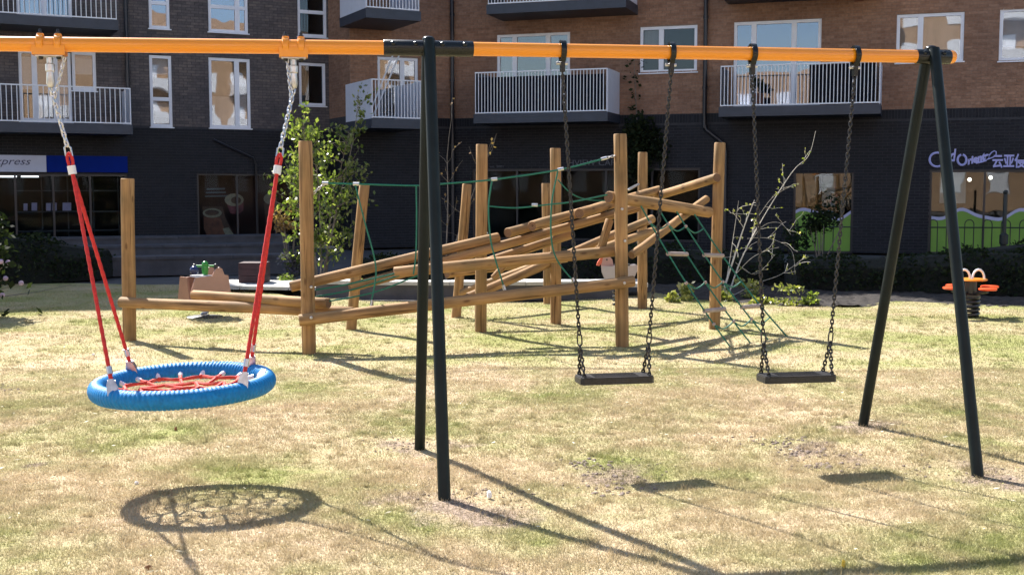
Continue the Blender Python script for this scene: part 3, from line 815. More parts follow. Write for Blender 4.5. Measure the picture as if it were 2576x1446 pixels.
# drinks posters in the red shop window
def poster(name, label, shapes, grp_=None):
    q = P1.P(P1.hit(shapes[0][1][0][0], 560, -.13)[0], 0, -.13)
    r_ = thing(name, q, label, 'poster', grp_)
    for i, (nm, pts, mk) in enumerate(shapes):
        obj(nm, flat(P1, pts, -.13 + .006 * i), M[mk], r_)
poster('drink_poster', 'poster of a tall amber iced drink at left of the dark red shop window', [('tumbler_print', [(509, 520), (560, 520), (566, 545), (585, 585), (575, 606), (520, 606)], 'choc'), ('drink_print', [(513, 545), (555, 548), (570, 595), (525, 603), (513, 575)], 'tea'), ('rim_print', arc(534, 536, 24, 12), 'cream'), ('cap_print', arc(533, 535, 18, 7), 'choc'), ('foot_print', [(560, 575), (575, 572), (588, 590), (570, 598)], 'cream')])
poster('dessert_poster', 'poster of a round cream dessert cup in the dark red shop window', [('cup_print', [(566, 500), (613, 500), (612, 530), (600, 539), (580, 537)], 'berry'), ('cream_print', arc(589, 503, 24, 16), 'cream'), ('sauce_print', arc(594, 504, 13, 9), 'choc')])
poster('sundae_poster', 'poster of a pale sundae partly behind the red rope in the dark red shop window', [('glass_print', [(664, 510), (702, 510), (698, 560), (668, 560)], 'choc'), ('scoop_print', arc(680, 500, 17, 14), 'cream')])
for k_, (y_, x0_, x1_) in enumerate(((474, 520, 566), (483, 518, 568), (492, 516, 576))):
    r_ = solo('menu_line', flat(P1, [(x0_, y_), (x1_, y_ - 1), (x1_, y_ + 3), (x0_, y_ + 4)], -.125), M['greyletter'], P1.P(P1.hit(x0_, y_)[0], P1.hit(x0_, y_)[1], -.125), ('short faint topmost line of menu print above the drinks posters', 'middle faint line of menu print above the drinks posters', 'longest and lowest faint line of menu print above the drinks posters')[k_], 'lettering', 'menu print in the red shop window')
# papers and shelf in the left shop
for x_, w_, y0_, y1_, lb in ((94, 16, 512, 530, 'small grey lilac paper notice left of the pair in the left shop window'), (126, 22, 510, 530, 'grey lilac paper notice beside a pair in the left shop window'), (184, 19, 511, 530, 'left lilac paper of the adjoining pair in the left shop window'), (207, 20, 510, 530, 'right lilac paper of the adjoining pair in the left shop window'), (250, 34, 510, 530, 'dim wide paper notice at right of the row in the left shop window')):
    q = P1.P(P1.hit(x_ * .63, y1_)[0], P1.hit(x_, y1_)[1], -.13)
    solo('paper_notice', flat(P1, [(x_ * .63, y0_), ((x_ + w_) * .63, y0_), ((x_ + w_) * .63, y1_), (x_ * .63, y1_)], -.13), M['paper'], q, lb, 'notice', 'papers in the left shop window')
sh = thing('shop_shelf', P1.P(P1.hit(130, 560)[0], 0, -.7), 'dark shop shelving rack inside the left shop window', 'shelf')
s0_, s1_ = P1.hit(40, 540, -.7)[0], P1.hit(300, 540, -.7)[0]
for z_ in (0.5, 1.0, 1.55, 2.1):
    t = MB(); t.obox(P1.P(s0_, z_, -.9), P1.D() * (s1_ - s0_), P1.NV() * .3, Vector((0, 0, .03))); obj('shelf', t, M['dpanel'], sh)
for i in range(5):
    t = MB(); t.obox(P1.P(s0_ + (s1_ - s0_) * i / 4, 0.02, -.9), P1.D() * .03, P1.NV() * .03, Vector((0, 0, 2.3))); obj('upright', t, M['dpanel'], sh)
for (x0_, x1_, lb) in ((-30, 42, 'lit fluorescent tube in the left shop, cut by the picture edge'), (53, 97, 'lit fluorescent tube in the left shop nearer the blue sign')):
    a_ = P1.hit(x0_, 444, -1.0); e_ = P1.hit(x1_, 444, -1.0)
    t = MB(); t.tube([P1.P(a_[0], a_[1], -1.0), P1.P(e_[0], a_[1], -1.0)], .02, 8)
    solo('tube_light', t, M['tube'], P1.P(a_[0], a_[1], -1.0), lb, 'light', 'tube lights in the left shop', smooth=True)

def text_mesh(body, size, shear=0.0, offset=0.0):
    cu = bpy.data.curves.new('lettering', 'FONT'); cu.body = body; cu.size = size; cu.shear = shear; cu.extrude = 0.006; cu.offset = offset
    cu.resolution_u = 3
    ob = bpy.data.objects.new('tmp_lettering', cu); COL.objects.link(ob)
    dg = bpy.context.evaluated_depsgraph_get()
    me = bpy.data.meshes.new_from_object(ob.evaluated_get(dg))
    bpy.data.objects.remove(ob); bpy.data.curves.remove(cu)
    return me
def text_on(name, body, pl, x, y, hpx, m, parent, out=.02, shear=0.0, rot=0.0, offset=0.0, fitx=None):
    """lettering standing on a facade plane, left foot at pixel (x, y), cap height hpx pixels"""
    s_, z_ = pl.hit(x, y, out); z2 = pl.hit(x, y - hpx, out)[1]
    me = text_mesh(body, (z2 - z_) / 0.72, shear, offset)
    me.materials.clear(); me.materials.append(m)
    if fitx is not None and len(me.vertices):
        co = np.zeros(len(me.vertices) * 3, np.float32); me.vertices.foreach_get('co', co); co = co.reshape(-1, 3)
        w_ = pl.hit(fitx, y, out)[0] - s_
        co[:, 0] = (co[:, 0] - co[:, 0].min()) * (w_ / max(1e-4, (co[:, 0].max() - co[:, 0].min()))); me.vertices.foreach_set('co', co.ravel())
    mx = Matrix((pl.D(), Vector((0, 0, 1)), pl.NV())).transposed().to_4x4()
    mx.translation = pl.P(s_, z_, out)
    return inst(name, me, parent, mx @ Matrix.Rotation(rot, 4, 'Z'))
# shop fascia: white half with the end of a word, then blue
fs0, fsm, fs1 = P1.hit(-150, 412, .05)[0], P1.hit(116, 412, .05)[0], P1.hit(320, 412, .05)[0]
fz1, fz0 = P1.hit(120, 391.5, .05)[1], P1.hit(120, 433, .05)[1]
sg = thing('shop_sign', P1.P(fsm, fz0, .03), 'long shop fascia, white end reading press then plain blue, under the left balcony', 'sign')
t = MB(); t.obox(P1.P(fs0, fz0, .012), P1.D() * (fsm - fs0), P1.NV() * .08, Vector((0, 0, fz1 - fz0))); obj('white_board', t, M['signwhite'], sg)
t = MB(); t.obox(P1.P(fsm + .003, fz0, .012), P1.D() * (fs1 - fsm), P1.NV() * .075, Vector((0, 0, fz1 - fz0))); obj('blue_board', t, M['signblue'], sg)
text_on('lettering', 'xpress', P1, -16, 414, 19, M['signink'], sg, out=.095, shear=0.35, fitx=78)

# --- orange brown block, right
ob_ = thing('brick_apartment_block', P3.P(6, 0), 'orange brown brick apartment block with dark brick ground floor and white windows', 'building')
h3 = []; h2 = []
h2.append(window(ob_, P2, 950, 145, 1052, 300, vx=(1013,), name='balcony_door', blinds=((1, 0, 1, 'curtain'),)))
h3.append(window(ob_, P3, 1250, 84, 1434, 288, vx=(1294, 1378), name='balcony_door', blinds=((0, .2, 1, 'curtain'), (2, .0, 1, 'curtain'))))
h3.append(window(ob_, P3, 1610, 66, 1754, 183, vx=(1663,), glass='glass_dark', blinds=((0, .55, 1, 'curtain'),)))
h3.append(window(ob_, P3, 1845, 52, 2065, 272, vx=(1895, 1996), name='balcony_door', glass='glass_blue'))
h3.append(window(ob_, P3, 2255, 34, 2425, 157, vx=(2315,), blinds=((0, 0, 1, 'curtain'), (1, .1, 1, 'curtain'))))
h3.append(window(ob_, P3, 2514, 20, 2640, 153, vx=(2600,), blinds=((0, .25, 1, 'blind'),)))
shopC = P3.rect(1190, 425, 1760, 605); shopF = P3.rect(1995, 432, 2146, 637); shopG = P3.rect(2337, 428, 2760, 643)
h3 += [shopC, shopF, shopG]
SR = 24.0
zd3 = P3.hit(1690, 287)[1]
wb = MB(); backing(wb, P3, 0, SR, 0, HT3, h3); backing(wb, P2, 0, 2.99, 0, HT3, h2); backing(wb, PS, 0, 1.8, 0, HT3, [])
far = KC + Vector((2, 14)); cR = P3.P(SR, 0); cB = Vector((cR.x + 4, cR.y + 9, 0)); cL = Vector((PB.x - 0.449 * 1.8, PB.y + .893 * 1.8, 0)); cF = Vector((far.x, far.y, 0))
up3 = Vector((0, 0, HT3))
K3 = Vector((KC.x, KC.y, 0)); B3 = Vector((PB.x, PB.y, 0))
ring = [B3, K3, cR, cB, cF, cL]
wb.add([q + up3 for q in ring], [tuple(range(6))])
for a_, e_ in ((cR, cB), (cB, cF), (cF, cL)): wb.add([a_, e_, e_ + up3, a_ + up3], [(0, 1, 2, 3)])
obj('wall', wb, M['mortar_tan'], ob_)
zs0 = zd3 - 0.235
k = MB(); bricks(k, P3, 0.01, 17.0, zd3, 7.7, h3); bricks(k, P2, 0.01, 2.98, zd3, 7.7, h2); bricks(k, PS, 0.01, 1.79, zd3, 7.7, [])
obj('brickwork', k, M['brick_orange'], ob_, kind='stuff')
k = MB(); bricks(k, P3, 0.01, 17.0, 0, zs0 - .005, h3); bricks(k, P2, 0.01, 2.98, 0, zs0 - .005, h2); bricks(k, PS, 0.01, 1.79, 0, zs0 - .005, [])
bricks(k, P3, 0.01, 17.0, zs0, zd3, h3, soldier=True); bricks(k, P2, 0.01, 2.98, zs0, zd3, h2, soldier=True)
obj('dark_brickwork', k, M['brick_black'], ob_, kind='stuff')
t = MB(); backing(t, P3, 0, SR, 0, zd3, h3); backing(t, P2, 0, 2.99, 0, zd3, h2); backing(t, PS, 0, 1.8, 0, zd3, [])
t2 = MB(); t2.v = [(x - .0 + P3.n.x * .003, y + P3.n.y * .003, z) for x, y, z in t.v]; t2.f, t2.mi, t2.r = t.f, t.mi, t.r
obj('ground_floor_wall', t2, M['mortar_dark'], ob_)
rooms(ob_, P3, 1.0, 17.5, 3.75, 6.5); rooms(ob_, P2, 0.3, 2.9, 3.75, 6.3, 1.2)
rooms(ob_, P3, 1.0, 8.4, .02, 3.0, 3.0, 'darkroom'); rooms(ob_, P3, 8.5, 19.0, .02, 3.1, 3.2)
balcony(ob_, P2, 936, 1066, 201, 298, dep=2.05)
balcony(ob_, P2, 924, 1056, 201, 298, dep=2.05, zshift=2.75)
balcony(ob_, P3, 1195, 1527, 177, 283, left='dpanel')
balcony(ob_, P3, 1228, 1571, 177, 283, left='dpanel', zshift=2.86)
balcony(ob_, P3, 1812, 2213, 160, 263.5, left='dpanel')
balcony(ob_, P3, 1812, 2213, 160, 263.5, left='dpanel', zshift=2.95)
drainpipe(ob_, P3, 1138, 12, 0); drainpipe(ob_, P3, 1773, 12, 3.2)
s_ = P3.hit(1773, 240, .11)[0]
p = MB(); p.tube([P3.P(s_, 3.3, .11), P3.P(s_ + .05, 3.15, .11), P3.P(s_ + .5, 2.8, .11), P3.P(s_ + .55, 2.6, .11), P3.P(s_ + .55, 0, .11)], .055, 10); obj('drainpipe', p, M['pipe'], ob_, smooth=True)
# wall vents
for x_, y_ in ((1425, 43), (1770, 26), (2160, 5)):
    q = P3.hit(x_, y_); t = MB(); t.obox(P3.P(q[0] - .1, q[1], .012), P3.D() * .22, P3.NV() * .02, Vector((0, 0, .07))); obj('wall_vent', t, M['clay'], ob_)
glazing(ob_, P3, shopC, 5); glazing(ob_, P3, shopF, 1, 'shopglass_grey'); glazing(ob_, P3, shopG, 3, 'shopglass_grey')
# balcony furniture (small): airer, plants
ar = thing('clothes_airer', P2.P(P2.hit(975, 290, .8)[0], P2.hit(975, 298, .8)[1], .8), 'white slanting bars of an airer on the corner balcony', 'airer')
for x0_, x1_ in ((962, 988), (976, 1004)):
    a_ = P2.hit(x0_, 205, .8); e_ = P2.hit(x1_, 140, .8); f_ = (a_[0] - (e_[0] - a_[0]) * 1.4, a_[1] - (e_[1] - a_[1]) * 1.4)
    t = MB(); t.tube([P2.P(f_[0], f_[1], .8), P2.P(e_[0], e_[1], .8)], .022, 6); obj('bar', t, M['white'], ar)

def leaves(mb, pts, size, flat_=0.6):
    for p in pts:
        a = random.uniform(0, 2 * math.pi); tl = random.uniform(-flat_, flat_) * 1.5
        u = Vector((math.cos(a) * math.cos(tl), math.sin(a) * math.cos(tl), math.sin(tl)))
        w = u.cross(Vector((random.gauss(0, 1), random.gauss(0, 1), random.gauss(0, 1)))).normalized()
        s = size * random.uniform(.6, 1.25)
        p = Vector(p)
        mb.add([p, p + u * s * .5 + w * s * .33, p + u * s, p + u * s * .5 - w * s * .33], [(0, 1, 2, 3)], 0, random.uniform(.01, 1))
def blob_pts(c, rad, n, shell=0.35, lumps=6):
    """points clustered in lumps within an ellipsoid"""
    out = []; cs = []
    for _ in range(lumps):
        d = Vector((random.gauss(0, 1), random.gauss(0, 1), random.gauss(0, 1))).normalized() * random.uniform(.3, .8)
        cs.append((d, random.uniform(.3, .5)))
    for _ in range(n):
        d, r = random.choice(cs)
        e = Vector((random.gauss(0, 1), random.gauss(0, 1), random.gauss(0, 1))).normalized() * r * random.uniform(shell, 1)
        q = d + e
        out.append((c[0] + q.x * rad[0], c[1] + q.y * rad[1], max(0.02, c[2] + q.z * rad[2])))
    return out
for x_, lb in ((1905, 'dark leafy pot plant at the left of the right balcony'), (2090, 'dark leafy pot plant against the brick on the right balcony'), (2150, 'dark leafy pot plant near the pale end panel of the right balcony')):
    q = P3.hit(x_, 262, .8); bp_ = P3.P(q[0], P3.hit(x_, 263.5, 1.35)[1] + .02, .7)
    pt = thing('pot_plant', bp_, lb, 'pot plant', 'pot plants on the right balcony')
    t = MB(); t.lathe(bp_, [(.12, 0), (.16, .28), (.17, .3)], 12); obj('pot', t, M['clay'], pt, smooth=True)
    t = MB(); leaves(t, blob_pts((bp_.x, bp_.y, bp_.z + .58), (.3, .3, .35), 160), .1); obj('foliage', t, M['dleaf'], pt)

for x0_, x1_, lb in ((1202, 1520, 'dark mesh privacy screen behind the middle balcony railing'), (2035, 2200, 'dark screen behind the right half of the right balcony railing')):
    a_ = P3.hit(x0_, 240, 1.25)[0]; e_ = P3.hit(x1_, 240, 1.25)[0]; zb_ = P3.hit(1360 if x0_ < 1500 else 2012, 283 if x0_ < 1500 else 263.5, 1.35)[1]
    t = MB(); t.obox(P3.P(a_, zb_ + .03, 1.22), P3.D() * (e_ - a_), P3.NV() * .015, Vector((0, 0, .93)))
    solo('privacy_screen', t, M['screen'], P3.P(a_, zb_ + .03, 1.22), lb, 'screen', 'balcony screens')
# signs on the right block
sg = thing('cafe_sign', P3.P(P3.hit(1430, 416)[0], P3.hit(1430, 416)[1], .02), 'faint grey cafe lettering HVIEW CAF on the dark wall under the middle balcony', 'sign')
text_on('lettering', 'HVIEW CAF', P3, 1430, 417, 15, M['greyletter'], sg, out=.03, fitx=1546)
sg = thing('small_wall_sign', P3.P(P3.hit(1232, 421)[0], P3.hit(1232, 421)[1], .02), 'tiny dim grey lettering on the dark wall beside a timber post', 'sign')
text_on('lettering', 'est. 2001', P3, 1232, 422, 6, M['greyletter'], sg, out=.03, fitx=1266)
sg = thing('restaurant_sign', P3.P(P3.hit(2340, 420)[0], P3.hit(2340, 420)[1], .02), 'lilac white script and Chinese lettering above the green wave window', 'sign')
def stroke(name, pts, r, parent):
    t_ = MB(); t_.tube([P3.P(*P3.hit(x, y, .035), .035) for x, y in pts], r, 6); return obj(name, t_, M['letter'], parent, True)
stroke('script_lettering', arc(2357, 402, 18.5, 17.5, 35, 322, 18), .030, sg)
text_on('script_lettering', 'lou', P3, 2371, 412, 22, M['letter'], sg, out=.03, shear=0.35, rot=0.2, offset=.012, fitx=2390)
text_on('script_lettering', 'd', P3, 2390, 406, 30, M['letter'], sg, out=.03, shear=0.3, rot=0.1, offset=.012, fitx=2408)
stroke('script_lettering', arc(2420, 402.5, 11, 13, -80, 280, 18), .030, sg)
text_on('script_lettering', 'rienta', P3, 2434, 414, 18, M['letter'], sg, out=.03, shear=0.35, rot=0.28, offset=.014, fitx=2492)
text_on('chinese_lettering', '\u4e91\u4e9a\u4fb5', P3, 2496, 419, 26, M['letter'], sg, out=.03, offset=.010, fitx=2580)
stroke('swash', ((2488, 392), (2494, 384), (2501, 380), (2506, 382), (2506, 389), (2500, 395), (2490, 399), (2482, 402)), .016, sg)
stroke('swash', ((2455, 411), (2468, 408), (2482, 404)), .022, sg)
# lime vinyl with a pale wave along its top
def vinyl(hole, label, ph, yb_, grp_):
    s0, s1, z0, z1 = hole
    r_ = thing('window_vinyl', P3.P(s0, z0, -.05), label, 'window sticker', grp_)
    n_ = 40; amp = .11; zt = P3.hit(2400, 545)[1]
    xs_ = [s0 + .06 + (s1 - s0 - .12) * i / n_ for i in range(n_ + 1)]
    f_ = lambda x: zt + amp * math.sin(x * 4.6 + ph) + .03 * math.sin(x * 9.3 + ph)
    t = MB()
    for i in range(n_):
        t.obox(P3.P(xs_[i], z0 + .06, -.06), P3.D() * (xs_[i + 1] - xs_[i]), P3.NV() * .003, Vector((0, 0, 1)) * (f_(xs_[i]) - z0 - .06))
    q = [(x, z0 + .06) for x in (xs_[0], xs_[-1])] + [(x, f_(x)) for x in reversed(xs_)]
    t = MB(); t.prism(q, .003, P3.P(0, 0, -.06), P3.D(), Vector((0, 0, 1)), P3.NV()); obj('green_sheet', t, M['vinyl'], r_)
    q = [(x, f_(x) + .003) for x in xs_] + [(x, f_(x) + .085) for x in reversed(xs_)]
    t = MB(); t.prism(q, .003, P3.P(0, 0, -.06), P3.D(), Vector((0, 0, 1)), P3.NV()); obj('wave_band', t, M['wave'], r_)
vinyl(shopF, 'lime green vinyl with pale wave in the narrow window behind the bare shrub', .6, 0, 'green wave stickers on shop windows')
vinyl(shopG, 'lime green vinyl with pale wave in the wide window under the script sign', 2.2, 0, 'green wave stickers on shop windows')
# things inside those windows, then blocks imitating reflections
q = P3.hit(2398, 500, -.9); t = MB(); t.obox(P3.P(q[0] - .33, 1.25, -.9), P3.D() * .62, P3.NV() * .03, Vector((0, 0, 1.5)))
solo('hanging_blind', t, M['blind'], P3.P(q[0], 1.25, -.9), 'greyish lilac hanging panel inside the wide shop window', 'blind')
for x_, y_, lb in ((2439, 452, 'small round lit lamp inside the wide shop window'), (2492, 447, 'second lit lamp inside the wide shop window, below the Chinese lettering')):
    q = P3.hit(x_, y_, -1.2); t = MB(); t.ball(P3.P(q[0], q[1], -1.2), .05, 8, 6); solo('ceiling_lamp', t, M['bulb'], P3.P(q[0], q[1], -1.2), lb, 'lamp', 'lamps in the wide shop window', True)
for i, (x_, w_, h_, mk, lb) in enumerate(((2008, .18, .9, 'curtain', 'brown block imitating mirrored timber in the narrow shop window, nearest its left edge'), (2036, .3, .7, 'oppbrick', 'orange brown block imitating a mirrored shape in the narrow shop window'), (2085, .35, .8, 'blind', 'pale grey block imitating a mirrored white shape in the narrow shop window'), (2120, .4, 1.2, 'room', 'dark block imitating a mirrored shape in the narrow shop window'))):  # blocks added to imitate the playground mirrored in the narrow pane
    q = P3.hit(x_, 520, -1.0); t = MB(); t.obox(P3.P(q[0] - w_ / 2, 1.15, -1.2), P3.D() * w_, P3.NV() * .2, Vector((0, 0, h_)))
    solo('reflection_block', t, M[mk], P3.P(q[0], 1.15, -1.0), lb, 'imitated reflection')

# --- sunlit block across the green, behind the camera: seen mirrored in the windows
opp = thing('opposite_building', (0, -30, 0), 'tan brick apartment building across the green, mirrored in the upper windows', 'building')
for cx_, w_, h_ in ((-46, 64, 11.0), (3, 33.99, 18.0), (27, 13.99, 12.5), (55.5, 42.99, 17.2)):
    t = MB(); t.box((cx_, -36, h_ / 2), (w_, 12, h_)); obj('wall', t, M['oppbrick'], opp)
t = MB(); f_ = MB()
for i in range(44):
    x_ = -73 + i * 3.3
    for j in range(3 if x_ < -14 or 19 < x_ < 35 else 5):
        t.box((x_, -29.98, 2.2 + j * 3.1), (1.3, .05, 1.5)); f_.box((x_, -29.97, 2.2 + j * 3.1), (1.6, .04, 1.8))
        if i % 3 == 0 and j: f_.box((x_ + .4, -29.4, 1.6 + j * 3.1), (3.2, 1.1, 1.0))
obj('window_panes', t, M['pipe'], opp, kind='stuff'); obj('window_frames', f_, M['frame'], opp, kind='stuff')

# ------------------------------------------------------------------ terrace, kerbs and beds behind the lawn
def wall_run(name, pts, z0, z1, th, m, label, cat, cap=None):
    r_ = thing(name, Vector((pts[0][0], pts[0][1], 0)), label, cat)
    L_ = 0.62
    for (x0, y0), (x1, y1) in zip(pts, pts[1:]):
        a = Vector((x0, y0, 0)); d = Vector((x1 - x0, y1 - y0, 0)); ln = d.length; d.normalize(); n_ = Vector((-d.y, d.x, 0))
        t = MB(); t.obox(a + Vector((0, 0, z0)), d * ln, n_ * th, Vector((0, 0, z1 - z0))); obj('wall_face', t, M[m], r_)
        if cap:
            k_ = max(1, int(ln / L_)); w_ = ln / k_
            for i in range(k_):
                t = MB(); t.obox(a + d * (w_ * i + .004) - n_ * .03 + Vector((0, 0, z1)), d * (w_ - .008), n_ * (th + .06), Vector((0, 0, .05 + .006 * random.random())))
                obj('coping_stone', t, M[cap], r_)
    return r_
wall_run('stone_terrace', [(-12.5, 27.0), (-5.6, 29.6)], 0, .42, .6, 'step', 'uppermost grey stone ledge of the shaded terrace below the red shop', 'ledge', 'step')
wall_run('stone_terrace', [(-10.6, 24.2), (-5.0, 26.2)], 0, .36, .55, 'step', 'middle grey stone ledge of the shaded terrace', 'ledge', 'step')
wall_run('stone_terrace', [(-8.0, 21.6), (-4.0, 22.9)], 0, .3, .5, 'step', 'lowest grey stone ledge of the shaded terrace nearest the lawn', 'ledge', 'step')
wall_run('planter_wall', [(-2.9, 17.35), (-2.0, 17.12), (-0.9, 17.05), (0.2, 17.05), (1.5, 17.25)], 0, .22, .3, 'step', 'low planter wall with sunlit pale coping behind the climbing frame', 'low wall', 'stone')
# pale slabs behind it
t = MB(); pv = thing('stone_path', (-3.5, 18.5, 0), 'sunlit pale stone slabs behind the climbing frame', 'path')
for i in range(7):
    for j in range(2):
        a = Vector((-5.0 + i * .78, 18.35 - i * .13 + j * .62, .06)); t = MB()
        t.obox(a, (.765, -.13, 0), (.1, .6, 0), (0, 0, .05 + .006 * random.random())); obj('slab', t, M['stone'], pv)
for i in range(4):
    a = Vector((-.6 + i * .66, 17.42, .16)); t = MB(); t.obox(a, (.64, .02, 0), (.05, .9, 0), (0, 0, .05 + .006 * random.random())); obj('slab', t, M['stone'], pv)
t = MB(); q = at(640, 690, 19.0); bx = thing('planter_box', (q.x, q.y, 0), 'dark red timber planter box in shade beside the leafy sapling', 'planter')
for i in range(4):
    t = MB(); t.box((q.x, q.y, .07 + i * .105), (.42, .4, .1)); obj('board', t, M['crate'], bx)

def shrub(name, label, c, rad, n, leaf, m, cat='shrub', group=None, stem=True, lumps=7):
    r_ = thing(name, (c[0], c[1], 0), label, cat, group)
    t = MB(); leaves(t, blob_pts(c, rad, n, lumps=lumps), leaf); obj('foliage', t, M[m], r_)
    if stem:
        t = MB()
        for _ in range(5):
            e = Vector((c[0] + random.uniform(-.5, .5) * rad[0], c[1] + random.uniform(-.5, .5) * rad[1], c[2] + .2 * rad[2]))
            t.tube([(c[0] + random.uniform(-.08, .08), c[1], -.02), (Vector((c[0], c[1], 0)) + e) / 2, e], [.018, .013, .007], 5)
        obj('stem', t, M['bark'], r_)
    return r_
# hedge masses
def hedge(label, pts, h, w, n, leaf=.07, m='dleaf'):
    r_ = thing('hedge', (pts[0][0], pts[0][1], 0), label, 'hedge')
    t = MB()
    for _ in range(n):
        i = random.randrange(len(pts) - 1); u = random.random()
        x = pts[i][0] + (pts[i + 1][0] - pts[i][0]) * u; y = pts[i][1] + (pts[i + 1][1] - pts[i][1]) * u
        hh = h[i] + (h[i + 1] - h[i]) * u
        hh *= .86 + .14 * math.sin(x * 5.1) * math.sin(x * 2.3 + 1)
        a = random.uniform(0, math.pi); rr = math.sqrt(random.random()) if random.random() < .35 else random.uniform(.85, 1.03)
        leaves(t, [(x + random.uniform(-.05, .05), y - math.cos(a) * w * rr, max(.02, math.sin(a) ** .6 * hh * rr))], leaf)
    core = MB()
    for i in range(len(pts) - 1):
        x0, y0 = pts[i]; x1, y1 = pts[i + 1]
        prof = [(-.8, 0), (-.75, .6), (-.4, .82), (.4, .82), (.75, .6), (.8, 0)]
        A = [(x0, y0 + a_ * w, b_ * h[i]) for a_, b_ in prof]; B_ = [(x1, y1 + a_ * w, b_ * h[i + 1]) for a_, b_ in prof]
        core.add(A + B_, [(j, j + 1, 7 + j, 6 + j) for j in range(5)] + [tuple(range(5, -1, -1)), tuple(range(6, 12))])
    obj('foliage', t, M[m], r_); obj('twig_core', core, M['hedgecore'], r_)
    return r_
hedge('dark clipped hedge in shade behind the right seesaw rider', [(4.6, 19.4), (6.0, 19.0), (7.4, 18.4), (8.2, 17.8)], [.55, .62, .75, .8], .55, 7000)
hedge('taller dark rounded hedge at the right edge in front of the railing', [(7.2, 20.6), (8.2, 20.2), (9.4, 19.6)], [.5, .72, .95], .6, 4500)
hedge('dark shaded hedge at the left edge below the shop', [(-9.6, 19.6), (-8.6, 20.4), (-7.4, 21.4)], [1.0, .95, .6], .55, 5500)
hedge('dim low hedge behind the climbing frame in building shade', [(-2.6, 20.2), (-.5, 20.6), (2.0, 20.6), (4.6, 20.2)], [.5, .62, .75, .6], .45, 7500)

# leafy sapling behind the first tall post
def limb(mb, p, d, ln, r, segs=6, wob=.12, drop=0.0):
    pts = [Vector(p)]; rad = [r]; d = Vector(d).normalized()
    for i in range(segs):
        d = (d + Vector((random.gauss(0, wob), random.gauss(0, wob), random.gauss(0, wob) - drop))).normalized()
        pts.append(pts[-1] + d * ln / segs); rad.append(max(.0025, r * (1 - (i + 1) / segs * .85)))
    mb.tube(pts, rad, 5); return pts
def along(pts, u):
    k_ = u * (len(pts) - 1); i = min(int(k_), len(pts) - 2); return pts[i].lerp(pts[i + 1], k_ - i)
random.seed(21)
B0 = G(806, 712); B0.z = 0
tr_ = thing('sapling_tree', B0, 'young leafy sapling with bright green backlit leaves behind the tall post', 'tree')
tk = MB(); fl = MB(); lp = []
for dx, ln in ((-.06, 3.0), (.06, 3.4), (.02, 2.6), (-.14, 2.2), (.12, 2.7)):
    st = limb(tk, B0 + Vector((dx * .6, random.uniform(-.05, .05), -.03)), (dx * 1.2 + .02, .02, 1), ln, .022, 8, .05)
    for i in range(24):
        u = random.uniform(.12, .98); p = along(st, u)
        a = random.uniform(0, 2 * math.pi); sp = (1.02 - abs(u - .45) * 1.0)
        br = limb(tk, p, (math.cos(a), math.sin(a), random.uniform(.25, .9)), random.uniform(.4, .85) * sp, .007, 4, .18)
        for _ in range(21):
            q = along(br, random.uniform(.25, 1)); lp.append(q + Vector((random.gauss(0, .045), random.gauss(0, .045), random.gauss(0, .045))))
leaves(fl, lp, .088, 1.0)
obj('trunk', tk, M['bark'], tr_, smooth=True); obj('crown', fl, M['leaf'], tr_)
# sparse second sapling behind the swing leg
B1 = G(1120, 715); B1.z = 0
tr_ = thing('sapling_tree', B1, 'thin sparse sapling half hidden behind the middle swing leg', 'tree')
tk = MB(); fl = MB(); lp = []
for dx, ln in ((.05, 2.9), (.22, 2.7)):
    st = limb(tk, B1, (dx, .02, 1), ln, .016, 8, .06)
    for i in range(10):
        p = along(st, random.uniform(.3, 1)); br = limb(tk, p, (random.uniform(-1, 1), random.uniform(-1, 1), .8), random.uniform(.25, .55), .004, 4, .2)
        for _ in range(3): lp.append(along(br, random.uniform(.3, 1)))
leaves(fl, lp, .06, 1.0)
obj('trunk', tk, M['bark'], tr_, smooth=True); obj('crown', fl, M['tleaf'], tr_)
def smoothed(P_, k=5):
    out = []; Q = [P_[0]] + list(P_) + [P_[-1]]
    for i in range(1, len(Q) - 2):
        for j in range(k):
            t = j / k; p0, p1, p2, p3 = Q[i - 1], Q[i], Q[i + 1], Q[i + 2]
            out.append(0.5 * ((2 * p1) + (p2 - p0) * t + (2 * p0 - 5 * p1 + 4 * p2 - p3) * t * t + (3 * p1 - p0 - 3 * p2 + p3) * t ** 3))
    out.append(Vector(P_[-1])); return out
# bare pale shrub by the right post
B2 = G(1832, 742); B2.z = 0
tr_ = thing('bare_shrub', B2, 'bare pale stemmed shrub with twiggy branches right of the climbing frame', 'shrub')
tk = MB(); fl = MB(); lp = []
stems_ = [(((1816, 742), (1846, 650), (1872, 570), (1898, 503)), .019, 6), (((1832, 744), (1858, 668), (1884, 612), (1912, 556)), .014, 6), (((1822, 742), (1838, 640), (1850, 560), (1858, 505)), .008, 5),
          (((1884, 612), (1930, 530), (1995, 430), (2034, 392), (2052, 330)), .008, 7), (((1852, 688), (1892, 648), (1935, 628), (1960, 622)), .005, 3), (((1846, 742), (1905, 712), (1965, 690), (2024, 648)), .005, 4),
          (((1868, 640), (1915, 572), (1960, 560), (1990, 590)), .004, 4), (((1872, 575), (1848, 540), (1835, 536)), .004, 3), (((1898, 560), (1940, 500), (1985, 470)), .004, 4), (((1850, 660), (1900, 690), (1950, 640)), .003, 4), (((1880, 600), (1935, 600), (1990, 628), (2000, 690)), .003, 4)]
